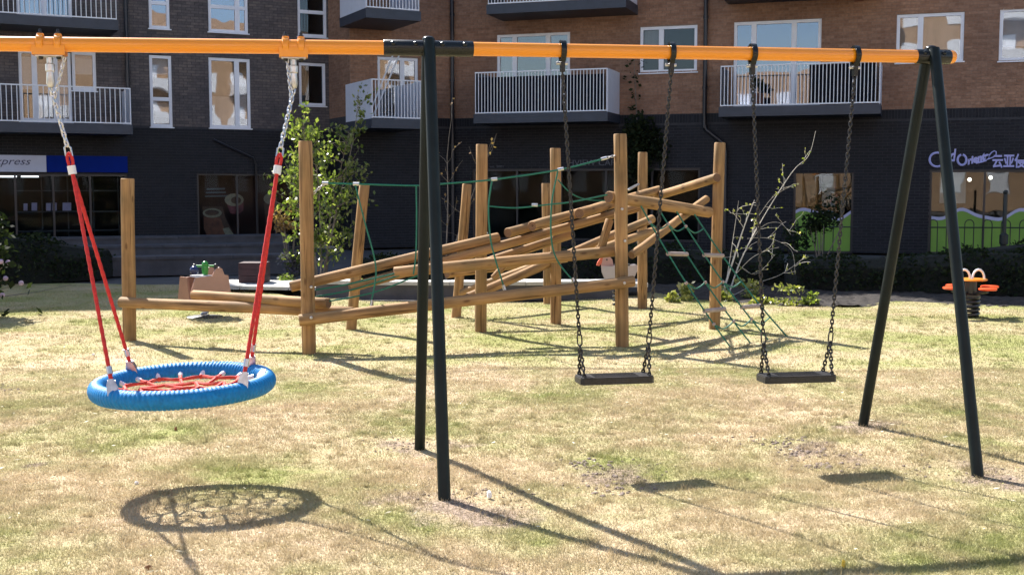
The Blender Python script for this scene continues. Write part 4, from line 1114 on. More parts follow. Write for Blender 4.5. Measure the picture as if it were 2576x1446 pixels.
for pts_, r_, nb in stems_:
    yo = random.uniform(-.2, .2)
    pts = smoothed([at(x_, y_, B2.y + yo * (k_ / 2)) for k_, (x_, y_) in enumerate(pts_)])
    tk.tube(pts, [max(.0022, r_ * (1 - .75 * k_ / len(pts))) for k_ in range(len(pts))], 6)
    for _ in range(nb):
        p = along(pts, random.uniform(.3, 1)); br = limb(tk, p, (random.uniform(-.5, 1.0), random.uniform(-.6, .6), random.uniform(.0, .9)), random.uniform(.12, .42), .0028, 5, .2, .06)
        for _ in range(5):
            if random.random() < .7: lp.append(along(br, random.uniform(.3, 1)))
leaves(fl, lp, .045, 1.0)
obj('stem', tk, M['palebark'], tr_, smooth=True); obj('foliage', fl, M['yleaf'], tr_)
# climbing greenery on the dark wall
q = P3.hit(1605, 360, .4); cp = P3.P(q[0], 0, .4)
tr_ = thing('climbing_shrub', cp, 'dark green climber growing up the shaded wall right of the middle balcony', 'climber')
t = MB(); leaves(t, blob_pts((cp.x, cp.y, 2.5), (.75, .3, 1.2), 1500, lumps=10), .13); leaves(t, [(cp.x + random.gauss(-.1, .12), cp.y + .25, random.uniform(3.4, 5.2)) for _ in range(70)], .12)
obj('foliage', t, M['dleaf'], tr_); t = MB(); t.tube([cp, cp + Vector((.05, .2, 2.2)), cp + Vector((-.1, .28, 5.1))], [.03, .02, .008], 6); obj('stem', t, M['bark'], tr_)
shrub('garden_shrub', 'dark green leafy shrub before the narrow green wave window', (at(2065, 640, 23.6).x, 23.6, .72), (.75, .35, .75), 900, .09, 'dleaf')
# small sunlit plants along the bed edge
for i, (x_, y_, w_, h_, mk, lb, lf) in enumerate((
        (1700, 752, .14, .1, 'yleaf', 'pale low rosette at the bed edge left of the right timber post', .07),
        (1735, 746, .2, .2, 'yleaf', 'yellow green clump just left of the right timber post', .08),
        (1835, 746, .2, .2, 'yleaf', 'yellow leaved clump at the foot of the bare shrub', .08),
        (1888, 738, .22, .22, 'yleaf', 'taller yellow clump right of the bare shrub stems', .08),
        (1935, 755, .24, .16, 'yleaf', 'mixed green and cream clump left of the white flowers', .08),
        (1995, 756, .32, .2, 'yleaf', 'white and green variegated mound at the bed edge', .07),
        (2030, 757, .2, .12, 'leaf', 'low green tuft at the right end of the bed edge plants', .07))):
    q = G(x_, y_ + 10); shrub('bedding_plant', lb, (q.x, q.y + .1, h_ * .55), (w_ * 1.1, w_, h_), 150, lf, mk, 'plant', 'bedding plants along the lawn edge', False, 4)
for (x_, y_, w_, h_, mk, lb, n_) in ((735, 712, .42, .55, 'pleaf', 'grey lavender bush left of the sapling', 900), (728, 706, .38, 1.0, 'tleaf', 'tan dried flower heads above the lavender by the sapling', 420), (720, 722, .3, .22, 'leaf', 'small bright green herb beside the pale slabs left of the tall post', 260), (860, 722, .32, .18, 'leaf', 'low green plant with white specks under the ramp', 220)):
    q = G(x_, y_)
    zc = h_ * .55 if mk != 'tleaf' else 1.05
    shrub('garden_shrub', lb, (q.x, q.y + .15, zc), (w_, w_ * .8, h_ * .6 if mk != 'tleaf' else .3), n_, .06, mk, 'shrub', None, mk == 'tleaf')
# left edge: globe thistles and the bush that shades the lawn corner
q = G(-70, 800)
tr_ = thing('globe_flower_plant', q, 'tall stems with round mauve flower heads at the left edge', 'flowers')
st = MB(); fl = MB(); hd = []
for (x_, y_) in ((2, 658), (14, 700), (53, 712), (6, 742), (-14, 680), (20, 660)):
    e = at(x_, y_, q.y + random.uniform(-.2, .3)); st.tube([q + Vector((random.uniform(-.1, .1), 0, -.02)), q.lerp(e, .6) + Vector((-.05, 0, .08)), e], [.006, .005, .004], 5); hd.append(e)
obj('stem', st, M['bark'], tr_)
for e in hd:
    t = MB(); t.ball(e, .032, 10, 7); obj('flower_head', t, M['globe'], tr_, smooth=True)
leaves(fl, [(q.x + random.gauss(0, .25), q.y + random.gauss(0, .2), random.uniform(.05, .7)) for _ in range(260)], .12, 1.0); obj('foliage', fl, M['dleaf'], tr_)
a_ = at(-10, 748, 15.6); e_ = at(180, 716, 18.5)
t = MB(); t.tube([a_, a_.lerp(e_, .5) + Vector((0, 0, -.02)), e_], [.007, .006, .003], 5); solo('fallen_cane', t, M['bark'], a_, 'thin pale cane leaning across the shaded lawn at left', 'cane')
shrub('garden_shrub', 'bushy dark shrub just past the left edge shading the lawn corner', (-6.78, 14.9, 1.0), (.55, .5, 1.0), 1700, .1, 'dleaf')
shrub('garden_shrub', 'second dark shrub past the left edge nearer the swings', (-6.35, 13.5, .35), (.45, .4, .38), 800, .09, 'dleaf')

# bow top railing by the right shops
def railing(label, px0, px1, Y, zt=.98):
    a, e = at(px0, 600, Y), at(px1, 600, Y - .35); a.z = e.z = 0
    r_ = thing('bow_top_railing', a, label, 'railing')
    d = (e - a); ln = d.length; d.normalize()
    t = MB()
    for z in (.15, zt - .16): t.tube([a + Vector((0, 0, z)), e + Vector((0, 0, z))], .014, 5)
    obj('rail', t, M['iron'], r_)
    k_ = int(ln / .36)
    for i in range(k_):
        b0 = a + d * (i * .36); w_ = .18; pts = [b0 + Vector((0, 0, .02)), b0 + Vector((0, 0, zt - .09))]
        for j in range(1, 6):
            an = math.pi * j / 6; pts.append(b0 + d * (w_ / 2 - w_ / 2 * math.cos(an)) + Vector((0, 0, zt - .09 + .09 * math.sin(an))))
        pts += [b0 + d * w_ + Vector((0, 0, zt - .09)), b0 + d * w_ + Vector((0, 0, .02))]
        t = MB(); t.tube(pts, .011, 5); obj('hoop', t, M['iron'], r_)
    return r_
railing('dark iron bow top railing before the wide green wave window', 2335, 2640, 24.5)
railing('dark iron bow top railing before the narrow green wave window', 1985, 2160, 25.0)
q = at(2524, 640, 23.5); t = MB(); q.z = 0
lp_ = thing('bollard_post', q, 'slim dark iron post standing before the wide green wave window', 'post')
t.lathe(q, [(.05, 0), (.05, .5), (.085, .52), (.085, .7), (.04, .74), (.036, 1.5), (.03, 1.52)], 10); obj('post', t, M['iron'], lp_, smooth=True)
t = MB(); t.ball(q + Vector((0, 0, 1.55)), .05, 8, 6); obj('finial', t, M['iron'], lp_, smooth=True)

# ------------------------------------------------------------------ climbing frame
cf = thing('timber_climber', (-0.2, 12.6, 0), 'round timber climbing frame with sloping log ramp and green ropes', 'climbing frame')
def log(name, p0, p1, r, parent=cf, taper=1.0, label=None):
    p0, p1 = Vector(p0), Vector(p1); L_ = (p1 - p0).length
    mb = MB(); n = 14; segs = max(4, int(L_ / .22)); pts = []; rad = []
    ph = random.uniform(0, 6)
    pts.append(Vector((0, 0, 0))); rad.append(r * .9)
    pts.append(Vector((0, 0, .008))); rad.append(r)
    for i in range(1, segs):
        z = L_ * i / segs; rad.append(r * (1 + (taper - 1) * i / segs) * (1 + .02 * math.sin(z * 5 + ph)))
        pts.append(Vector((.003 * math.sin(z * 2.3 + ph), .003 * math.sin(z * 1.7 + 2 * ph), z)))
    pts.append(Vector((0, 0, L_ - .008))); rad.append(r * taper); pts.append(Vector((0, 0, L_))); rad.append(r * taper * .9)
    mb.tube(pts, rad, n, True, 0, 1)
    me = mesh(name, mb, [M['wood'], M['woodend']], True)
    o = inst(name, me, parent, frame_to(p0, p1 - p0))
    if label: o['label'] = label
    return o
def post(b, t, r, taper=.97):
    p = G(*b); q = at(t[0], t[1], p.y)
    q.y = p.y
    d = (q - p).normalized()
    log('post', p - d * .25, q, r, taper=taper); return p, q
L0 = post((325, 854), (321, 449), .073); L1 = post((778, 891), (768, 355), .069); M1 = post((883, 829), (917, 464), .062)
M2 = post((1148, 796), (1175, 463), .061); M3 = post((1210, 837), (1212, 363), .066); M4 = post((1378, 763), (1373, 461), .062)
M5 = post((1399, 812), (1397, 373), .066); N2 = post((1566, 870), (1560, 337), .069); F1 = post((1616, 777), (1617, 383), .066); R0 = post((1797, 827), (1811, 359), .066)
# plan lines the members follow
def on_line(px, py, A, Bp, off=0.0):
    """point at a pixel on the vertical plane over the plan line A-B, pushed back by off"""
    d = Vector((Bp.x - A.x, Bp.y - A.y)); n = Vector((-d.y, d.x)).normalized()
    if n.y < 0: n = -n
    pl = Plane((A.x + n.x * off, A.y + n.y * off), d); s_, z = pl.hit(px, py)
    return pl.P(s_, z)
l1, n2, r0, l0 = L1[0], N2[0], R0[0], L0[0]
FR = lambda x, y, off=0.0: on_line(x, y, l1, n2, off)
RP = lambda x, y, off=0.0: on_line(x, y, l1, r0, off)
NR = lambda x, y, off=0.0: on_line(x, y, n2, r0, off)
log('rail', at(303, 760, l0.y - .135), at(888, 786, l1.y + .16), .057)
log('balance_log', at(486, 742, l0.y - .22), at(827, 763, l1.y + .125), .053)
log('rail', FR(752, 806, -.128), FR(1595, 707, -.128), .058)
log('ramp_log', RP(731, 721, .13), RP(1254, 597, .05), .053)
log('ramp_stringer', RP(880, 724, .06), RP(1604, 522, -.02), .050)
log('ramp_stringer', RP(1212, 664, .16), RP(1436, 590, .16), .050)
log('ramp_log', at(1277, 586, 12.25), at(1545, 511, 14.0), .053)
log('ramp_log', at(1338, 569, 12.1), at(1590, 498, 13.9), .054)
log('ramp_log', at(1457, 537, 12.25), at(1657, 478, 14.8), .056)
log('ramp_log', at(1650, 494, 14.75), at(1804, 447, r0.y - .12), .054)
log('cross_beam', NR(1531, 496, .12), NR(1784, 534, .03), .063)
log('middle_rail', FR(991, 686, .14), FR(1558, 630, .14), .057)
log('brace', at(1778, 500, r0.y - .02), at(1588, 642, 12.45), .045)
log('strut', FR(1512, 626, .2), FR(1534, 552, .2), .045)
log('strut', at(1240, 700, 12.3), at(1274, 662, 12.35), .035)
log('far_stringer', at(1178, 748, 13.4), at(1642, 550, 15.4), .056)
log('far_stringer', at(1506, 628, 14.2), at(1648, 580, 15.5), .055)
log('far_rail', at(1124, 689, 14.68), at(1425, 650, 16.4), .055)
log('far_rail', at(1160, 738, 14.68), at(1400, 650, 14.3), .05)
# bolts and end caps
def bolt(p, d, r=.016):
    t = MB(); d = Vector(d).normalized(); t.lathe(Vector(p), [(r, 0), (r, .008), (r * .6, .016)], 8, d); obj('bolt', t, M['steel'], cf, True)
for (x, y, Y) in ((331, 764, l0.y - .19), (783, 799, l1.y - .185), (1571, 712, n2.y - .185), (1565, 526, n2.y - .07), (1572, 606, n2.y - .07), (783, 722, l1.y - .07)):
    bolt(at(x, y, Y), (0, -1, 0))
for x, y in ((583, 747), (653, 751), (722, 757)):
    t = MB(); p = at(x, y, l0.y - .22 + (x - 486) / 341 * (l1.y - l0.y + .345) - .056); t.lathe(p, [(.012, 0), (.012, .006)], 8, Vector((0, -1, .2))); obj('bolt_cover', t, M['spring'], cf)
# ropes
def smoothpts(pts, k=6):
    out = []
    P = [pts[0]] + list(pts) + [pts[-1]]
    for i in range(1, len(P) - 2):
        p0, p1, p2, p3 = P[i - 1], P[i], P[i + 1], P[i + 2]
        for j in range(k):
            t = j / k
            out.append(0.5 * ((2 * p1) + (p2 - p0) * t + (2 * p0 - 5 * p1 + 4 * p2 - p3) * t * t + (3 * p1 - p0 - 3 * p2 + p3) * t ** 3))
    out.append(Vector(pts[-1])); return out
def rope(pts, r=.0085, name='rope', m='green', parent=cf):
    t = MB(); t.tube(smoothpts([Vector(p) for p in pts]), r, 6); return obj(name, t, M[m], parent, True)
def ferrule(p, d, r=.017, l=.06, parent=cf):
    t = MB(); d = Vector(d).normalized(); t.tube([Vector(p) - d * l / 2, Vector(p) + d * l / 2], r, 8); obj('ferrule', t, M['steel'], parent, True)
rope([FR(x, y) for x, y in ((822, 461), (893, 463), (1050, 467), (1120, 462), (1240, 452), (1408, 427), (1524, 398))], .010, 'hand_rope')
rope([FR(x, y) for x, y in ((893, 463), (918, 560), (942, 650), (945, 700), (932, 766))])
rope([FR(x, y) for x, y in ((1047, 467), (1048, 560), (1046, 640), (1040, 690))])
rope([FR(x, y) for x, y in ((1238, 453), (1229, 520), (1234, 600), (1247, 655), (1269, 726))])
rope([FR(x, y) for x, y in ((1404, 428), (1388, 510), (1387, 600), (1402, 655), (1440, 704))])
rope([FR(x, y) for x, y in ((1231, 519), (1300, 523), (1385, 514), (1440, 508), (1528, 490))])
rope([FR(x, y, .3) for x, y in ((1403, 452), (1435, 485), (1475, 502), (1530, 505))], .007)
rope([FR(x, y, .1) for x, y in ((794, 729), (860, 718), (940, 700), (1010, 684))])
rope([FR(x, y, .1) for x, y in ((793, 746), (880, 730), (990, 697), (1060, 676))])
rope([FR(x, y, .1) for x, y in ((826, 758), (941, 735), (1048, 694), (1130, 664))])
for (x, y), d in (((818, 461), (1, 0, 0)), ((896, 463), (1, 0, 0)), ((1243, 451), (1, .2, .1)), ((1410, 426), (1, .2, .2)), ((1519, 399), (1, .2, .25)), ((1345, 516), (1, 0, 0)), ((1442, 706), (.4, 0, -1)), ((1268, 724), (.3, 0, -1)), ((936, 762), (-.2, 0, -1))):
    ferrule(FR(x, y), d)
# small linking chains
LM = MB(); LM.tube([Vector((.0082 * math.cos(a), 0, .0105 * math.sin(a))) + Vector((0, 0, .005 if math.sin(a) > 0 else -.005)) for a in [2 * math.pi * i / 12 for i in range(12)]], .0048, 6, close=True)
LINK_STEEL = mesh('chain_link', LM, M['steel'], True); LINK_DARK = mesh('chain_link', LM, M['dsteel'], True)
def chain(parent, p0, p1, me, pitch=.024, scale=1.0, name='chain', sag=0.0):
    p0, p1 = Vector(p0), Vector(p1); d = p1 - p0; k_ = max(2, int(round(d.length / (pitch * scale))))
    c = grp(name, parent)
    for i in range(k_):
        u = (i + .5) / k_
        p = p0.lerp(p1, u) + Vector((0, 0, -sag * 4 * u * (1 - u)))
        m = frame_to(p, d, Vector((0.3, 1, 0.02))) @ Matrix.Rotation(math.pi / 2 * (i % 2) + random.uniform(-.12, .12), 4, 'Z') @ Matrix.Scale(scale, 4)
        inst('chain_link', me, c, m)
    return c
chain(cf, FR(1526, 397), FR(1550, 391), LINK_STEEL, .024, 1.2)
chain(cf, FR(816, 462), FR(788, 487), LINK_STEEL, .024, 1.2)
chain(cf, at(1582, 477, 12.6), at(1606, 464, 15.5), LINK_STEEL, .024, 1.3)
# climbing net on the right: four ropes, two rows of rungs, sagging ties
top = [NR(1612 + 45 * i, 518 + 7 * i, -.02) for i in range(4)]
gnd = [G(1842, 868), G(1893, 861), G(1938, 855), G(1986, 849)]
for p in gnd: p.z = gz(p.x, p.y) - .03
nodes = [[top[i].lerp(gnd[i], u) + Vector((0, 0, -.06 * 4 * u * (1 - u))) for u in [j / 10 for j in range(11)]] for i in range(4)]
for i in range(4): rope(nodes[i], .009, 'net_rope')
for j in (3, 7):
    for i in (0, 2):
        a, e = nodes[i][j], nodes[i + 1][j]; d = (e - a)
        t = MB(); t.tube([a - d * .02, e + d * .02], .024, 10); obj('rung', t, M['grip'], cf, True)
for j in (1, 5, 8):
    for i in range(3):
        a, e = nodes[i][j], nodes[i + 1][j]; rope([a, (a + e) / 2 + Vector((0, 0, -.06)), e], .008, 'net_tie')
        t = MB(); t.ball(a, .02, 8, 6); obj('knot', t, M['grip'], cf, True)

# ------------------------------------------------------------------ swing frame
fA, rA, fB, rB = G(1118, 1256), G(1056, 1124), G(2460, 1200), G(2170, 1075)
mA, mB = (fA + rA) / 2, (fB + rB) / 2
BD = Vector((mB.x - mA.x, mB.y - mA.y)).normalized()
BP = Plane((mA.x, mA.y), BD)
def beam(px, py): s_, z = BP.hit(px, py); return s_, z
zA = beam(1077, 122)[1]; zB = beam(2340, 143.5)[1]
sA, sB = 0.0, (mB - mA).length
def bz(s_): return zA + (zB - zA) * s_ / sB
def BPt(s_, dz=0.0): return BP.P(s_, bz(s_) + dz)
SLf = beam(-60, 111)[0]
sf = thing('swing_frame', mA, 'dark green steel swing frame with long orange top beam', 'swing frame')
zL = beam(63, 111.6)[1]; sL = beam(63, 111.6)[0]
def bzl(s_): return zA + (zL - zA) * s_ / sL
t = MB(); e0 = SLf - .6; t.tube([BP.P(e0, bzl(e0)), BP.P(sL, zL), BP.P(-.02, zA)], .0395, 24); obj('top_beam', t, M['orange'], sf, True)
sE = beam(2400, 145)[0]
t = MB(); t.tube([BPt(.02), BPt(sE - .012), BPt(sE)], [.0395, .0395, .034], 24); obj('top_beam', t, M['orange'], sf, True)
s0_, s1_ = beam(964, 121)[0], beam(1190, 126)[0]
t = MB(); t.tube([BPt(s0_), BPt(s0_ + .006), BPt(s1_ - .006), BPt(s1_)], [.040, .0445, .0445, .040], 24); obj('beam_sleeve', t, M['black'], sf, True)
s2_, s3_ = beam(2303, 143)[0], beam(2388, 145)[0]
t = MB(); t.tube([BPt(s2_), BPt(s2_ + .006), BPt(s3_ - .006), BPt(s3_)], [.040, .0445, .0445, .040], 24); obj('beam_sleeve', t, M['black'], sf, True)
for f_, r_, sc_, lx in ((fA, rA, sA, 1077), (fB, rB, beam(2342, 143)[0], 2342)):
    ap = BPt(sc_)
    for ft, off in ((f_, -1), (r_, 1)):
        d = (ap + Vector((0, 0, .05)) - ft).normalized()
        nrm = BP.NV() * (-off)
        topp = ap + nrm * (.036 if off < 0 else .036) + Vector((0, 0, .045))
        d = (topp - ft).normalized()
        t = MB(); t.tube([ft - d * .2, ft.lerp(topp, .97), topp], [.0335, .0335, .030], 20); obj('leg', t, M['leg'], sf, True)
    t = MB(); t.ball(ap + Vector((0, 0, .048)), .037, 16, 8, .55); obj('apex_cap', t, M['black'], sf, True)
    for ds in ((-.20, -.075, .075, .20) if lx < 2000 else (-.06, .065)):
        t = MB(); p = BPt(sc_ + ds) + BP.NV() * .036 + Vector((0, 0, .018)); dd = (BP.NV() + Vector((0, 0, .45))).normalized()
        t.lathe(p, [(.014, 0), (.014, .008), (.008, .014)], 10, dd); obj('bolt', t, M['black'], sf, True)
# black hangers for the flat seats
HX = [1415, 1689, 1893, 2152]
hang = []
for x in HX:
    s_ = beam(x, 130)[0]; hang.append(s_)
    c = BPt(s_)
    t = MB(); n = 20; pts = []
    for w_, rr in ((-.015, .042), (-.015, .054), (.015, .054), (.015, .042)):
        pts.append((w_, rr))
    o = len(t.v)
    for j in range(n):
        a = 2 * math.pi * j / n
        for w_, rr in pts:
            k_ = 1.0 + (.28 if math.sin(a) < -.92 else .10 if math.sin(a) > .8 else 0)
            t.v.append(tuple(c + BP.D() * w_ + BP.NV() * (math.cos(a) * rr) + Vector((0, 0, math.sin(a) * rr * k_))))
    for j in range(n):
        for q in range(4):
            t.f.append((o + j * 4 + q, o + j * 4 + (q + 1) % 4, o + ((j + 1) % n) * 4 + (q + 1) % 4, o + ((j + 1) % n) * 4 + q)); t.mi.append(0); t.r.append(0)
    h_ = obj('swing_hanger', t, M['black'], sf, True)
    t = MB(); t.obox(c + Vector((0, 0, -.12)) - BP.D() * .012 - BP.NV() * .018, BP.D() * .024, BP.NV() * .036, Vector((0, 0, .07))); obj('bearing_block', t, M['black'], h_, True)
    t = MB(); t.tube([c + Vector((0, 0, -.072)) - BP.D() * .036, c + Vector((0, 0, -.072)) + BP.D() * .03], .009, 8); obj('bolt', t, M['steel'], h_, True)
# orange clamps for the basket
clampx = []
for x0, x1 in ((83, 166), (702, 774)):
    a, e = beam(x0, 120)[0], beam(x1, 120)[0]; cs = (a + e) / 2; c = BP.P(cs, bzl(cs)); clampx.append(cs); w_ = (e - a)
    t = MB(); t.obox(c - BP.D() * (w_ / 2) - BP.NV() * .044 + Vector((0, 0, -.058)), BP.D() * w_, BP.NV() * .088, Vector((0, 0, .05)))
    for sg_ in (-1, 1):
        cc = c + BP.D() * (sg_ * w_ * .27)
        t.tube([cc - BP.D() * .02, cc - BP.D() * .014, cc + BP.D() * .014, cc + BP.D() * .02], [.042, .05, .05, .042], 18)
        t.tube([cc + Vector((0, 0, .038)), cc + Vector((0, 0, .056))], [.022, .018], 12)
    k_ = obj('beam_clamp', t, M['orange'], sf, True)
    for sg_ in (-1, 1):
        cc = c + BP.D() * (sg_ * w_ * .27)
        t = MB(); t.tube([cc + Vector((0, 0, .05)), cc + Vector((0, 0, .062)), cc + Vector((0, 0, .0625)), cc + Vector((0, 0, .074)), cc + Vector((0, 0, .080))], [.015, .015, .009, .009, .005], 8); obj('bolt', t, M['dsteel'], k_, True)
        t = MB(); t.lathe(cc + Vector((0, 0, -.075)), [(.008, -.003), (.013, .004), (.013, .017)], 8); obj('nut', t, M['black'], k_, True)
    t = MB(); t.obox(c - BP.D() * (w_ * .42) - BP.NV() * .03 + Vector((0, 0, -.064)), BP.D() * (w_ * .84), BP.NV() * .06, Vector((0, 0, .005))); obj('plate', t, M['steel'], k_)

# ------------------------------------------------------------------ flat swings
def flat_swing(i, cxp, cyp, label):
    h0, h1_ = hang[2 * i], hang[2 * i + 1]
    zs_ = .51
    c = G(cxp, cyp, zs_)
    ang = math.atan2(BD.y, BD.x) + (.02 if i == 0 else .0)
    d = Vector((math.cos(ang), math.sin(ang), 0)); n = Vector((d.y, -d.x, 0))
    r_ = thing('flat_swing', (c.x, c.y, 0), label, 'swing', 'flat seat swings')
    W, Dp, Th = .440, .17, .035
    ch = .018
    ol = [(-W / 2 + ch, -Dp / 2), (W / 2 - ch, -Dp / 2), (W / 2, -Dp / 2 + ch), (W / 2, Dp / 2 - ch), (W / 2 - ch, Dp / 2), (-W / 2 + ch, Dp / 2), (-W / 2, Dp / 2 - ch), (-W / 2, -Dp / 2 + ch)]
    t = MB(); t.prism(ol, Th, c, d, n, Vector((0, 0, 1)))
    ol2 = [(x * .985, y * .95) for x, y in ol]; t.prism(ol2, .006, c + Vector((0, 0, Th / 2 + .003)), d, n, Vector((0, 0, 1)))
    st = obj('seat', t, M['rubber'], r_)
    for k_ in range(7):
        t = MB(); t.obox(c + Vector((0, 0, Th / 2 + .006)) - d * (W * .3) + n * (-.066 + k_ * .02), d * (W * .6), n * .007, Vector((0, 0, .0025))); obj('grip_rib', t, M['rubber'], st)
    for sd, hs in ((-1, h0), (1, h1_)):
        hp = BPt(hs, -.115)
        e = c + d * (sd * (W / 2 - .026)) + Vector((0, 0, Th / 2))
        j = e.lerp(hp, 0.112)
        t = MB(); m = [j + (hp - j).normalized() * z_ + d * (x_ * .013) for x_, z_ in ((-1, .0), (-1, .04), (-.6, .053), (.6, .053), (1, .04), (1, .0), (.6, -.013), (-.6, -.013))]
        t.tube(m, .0045, 6, close=True); obj('long_link', t, M['dsteel'], r_, True)
        chain(r_, j + (hp - j).normalized() * .05, hp, LINK_DARK, .0235, 1.0)
        for fr in (-1, 1):
            chain(r_, e + n * (fr * .062), j - (hp - j).normalized() * .012, LINK_DARK, .0235, 1.0)
            t = MB(); q = e + n * (fr * .062); t.tube([q + Vector((0, 0, -.004)), q + Vector((0, 0, .012))], [.014, .009], 8); obj('seat_plate', t, M['dsteel'], r_, True)
flat_swing(0, 1545, 953, 'black flat rubber swing seat on chains next to the middle leg')
flat_swing(1, 2003, 950, 'black flat rubber swing seat on chains closer to the outer right leg')

# ------------------------------------------------------------------ basket swing
ZR = .56
RC = G(456, 967, ZR)
RC.x += .012
bs = thing('basket_swing', (RC.x, RC.y, 0), 'round blue rope rimmed basket swing with red net and red ropes', 'basket swing')
RR, TR = .446, .050
tilt = Matrix.Rotation(-.022, 3, 'Y') @ Matrix.Rotation(.02, 3, 'X')
def rp(a, dr=0.0, dz=0.0): return RC + tilt @ Vector(((RR + dr) * math.cos(a), (RR + dr) * math.sin(a), dz))
mb = MB(); nu, nv_ = 960, 16
wraps = 120
for i in range(nu):
    a = 2 * math.pi * i / nu
    for j in range(nv_):
        b_ = 2 * math.pi * j / nv_
        ph = wraps * a + 2.6 * math.sin(b_) + 1.2 * math.sin(a * 5) + .5 * math.sin(a * 13)
        rr = TR * (1 + .09 * abs(math.sin(ph / 2)) - .05 + .012 * math.sin(a * 9 + b_ * 2))
        mb.v.append(tuple(rp(a, rr * math.cos(b_) * .9, rr * math.sin(b_))))
for i in range(nu):
    for j in range(nv_):
        mb.f.append((i * nv_ + j, ((i + 1) % nu) * nv_ + j, ((i + 1) % nu) * nv_ + (j + 1) % nv_, i * nv_ + (j + 1) % nv_)); mb.mi.append(0); mb.r.append(0)
obj('rim', mb, M['blue'], bs, True)
def nrope(pts, r=.010):
    t = MB(); sp = smoothpts(pts, 5); t.tube(sp, [r * (1 + .12 * math.sin(i * 1.9)) for i in range(len(sp))], 6); return t
NS = 20
def npt(rad_, an, dz): return RC + tilt @ Vector((rad_ * math.cos(an), rad_ * math.sin(an), dz))
rings = []
for rad_, dz, k_ in ((.345, -.022, NS), (.25, -.036, NS), (.155, -.046, 10), (.065, -.05, 5)):
    pts = [npt(rad_ * (1 + (.09 if k_ == NS else .04) * (i % 2 * 2 - 1)) + random.uniform(-.006, .006), 2 * math.pi * i / k_ + random.uniform(-.03, .03), dz + random.uniform(-.006, .004)) for i in range(k_)]
    rings.append(pts)
    obj('net_rope', nrope(pts + [pts[0]]), M['net'], bs, True)
for i in range(NS):
    a = 2 * math.pi * i / NS
    p0 = rp(a, -TR * .85, -.006)
    obj('net_rope', nrope([p0, rings[0][i]]), M['net'], bs, True)
    if i % 2 == 0:
        obj('net_rope', nrope([rings[0][i], rings[1][i]]), M['net'], bs, True)
        if i % 4 == 0: obj('net_rope', nrope([rings[2][i // 2], rings[3][i // 4]]), M['net'], bs, True)
    else: obj('net_rope', nrope([rings[1][i], rings[2][i // 2]]), M['net'], bs, True)
    t = MB(); t.ball(rings[0][i], .0145, 8, 6); obj('net_knot', t, M['net'], bs, True)
    t = MB(); d = (rings[0][i] - p0).normalized(); t.tube([p0 - d * .012, p0 + d * .026, p0 + d * .038], [.014, .014, .008], 8); obj('ferrule', t, M['white'], bs, True)
for sd, cs, tx in ((-1, clampx[0], 182), (1, clampx[1], 697)):
    hp = BP.P(cs, bzl(cs) - .068)
    c0 = on_line(tx, 433, mA, mB, 0.0)
    c0.y = (RC.y * .6 + hp.y * .4)
    c0 = at(tx, 433, c0.y)
    upd = (hp - c0).normalized()
    t = MB(); t.tube([c0 - upd * .012, c0 + upd * .034], [.022, .022], 12); obj('clamp_sleeve', t, M['white'], bs, True)
    t = MB(); t.tube(smoothpts([c0 + upd * .03 + BP.D() * .009, c0 + upd * .075 + BP.D() * .012, c0 + upd * .10, c0 + upd * .075 - BP.D() * .012, c0 + upd * .03 - BP.D() * .009], 5), .009, 6); obj('rope_eye', t, M['red'], bs, True)
    sh = c0 + upd * .10
    t = MB(); t.tube([sh - upd * .012 + BP.D() * .016, sh + upd * .03 + BP.D() * .016, sh + upd * .045, sh + upd * .03 - BP.D() * .016, sh - upd * .012 - BP.D() * .016], .006, 6, close=True); obj('shackle', t, M['steel'], bs, True)
    fk = hp + Vector((0, 0, -.16))
    chain(bs, sh + upd * .04, fk, LINK_STEEL, .0225, 1.12)
    # swivel block under the clamp
    t = MB(); t.tube([hp + Vector((0, 0, .0)), hp + Vector((0, 0, -.03)), hp + Vector((0, 0, -.036)), hp + Vector((0, 0, -.07)), hp + Vector((0, 0, -.076)), hp + Vector((0, 0, -.135)), hp + Vector((0, 0, -.155))], [.016, .016, .024, .024, .018, .022, .015], 10); obj('swivel', t, M['steel'], bs, True)
    # slack safety chain
    chain(bs, BP.P(cs + sd * .055 * (1 if sd > 0 else -1) - .09 * (1 if sd > 0 else 0) + (.02 if sd < 0 else 0), bzl(cs) - .065), fk.lerp(sh, .18), LINK_STEEL, .0225, .85, 'safety_chain')
    for px_, py_, fr in (((275, 945, -1), (322, 906, 1)) if sd < 0 else ((604, 942, -1), (626, 893, 1))):
        ang = math.atan2(fr * .62, sd * .78) if sd > 0 else math.atan2(fr * .62, -.78)
        # foot on the rim nearest the photographed point
        best = min(range(360), key=lambda k: (lambda q: (CX + F * q.x / q.y - px_) ** 2 + ((-1 if q.y < RC.y else 1) != fr) * 1e6)(rp(math.radians(k))))
        f0 = rp(math.radians(best), 0, TR * .9)
        dirn = (c0 - f0).normalized()
        e1 = f0 + dirn * .085
        t = MB(); sp = [e1.lerp(c0 - upd * .01, u / 60) for u in range(61)]
        t.tube(sp, [.0105 * (1 + .10 * math.sin(u * 2.1)) for u in range(61)], 7); obj('rope', t, M['red'], bs, True)
        t = MB(); t.tube([f0 + dirn * .085, f0 + dirn * .125], [.016, .016], 10); obj('ferrule', t, M['steel'], bs, True)
        t = MB(); t.tube([f0 + dirn * .05, f0 + dirn * .085], [.011, .011], 7); obj('rope_eye', t, M['red'], bs, True)
        side = BP.D()
        t = MB(); t.prism([(-.030, -.035), (.030, -.035), (.026, .02), (.013, .055), (-.013, .055), (-.026, .02)], .05, f0, side, dirn, side.cross(dirn)); t.tube([f0 + dirn * .045 - side * .02, f0 + dirn * .045 + side * .02], .009, 8); obj('bracket', t, M['steel'], bs, True)
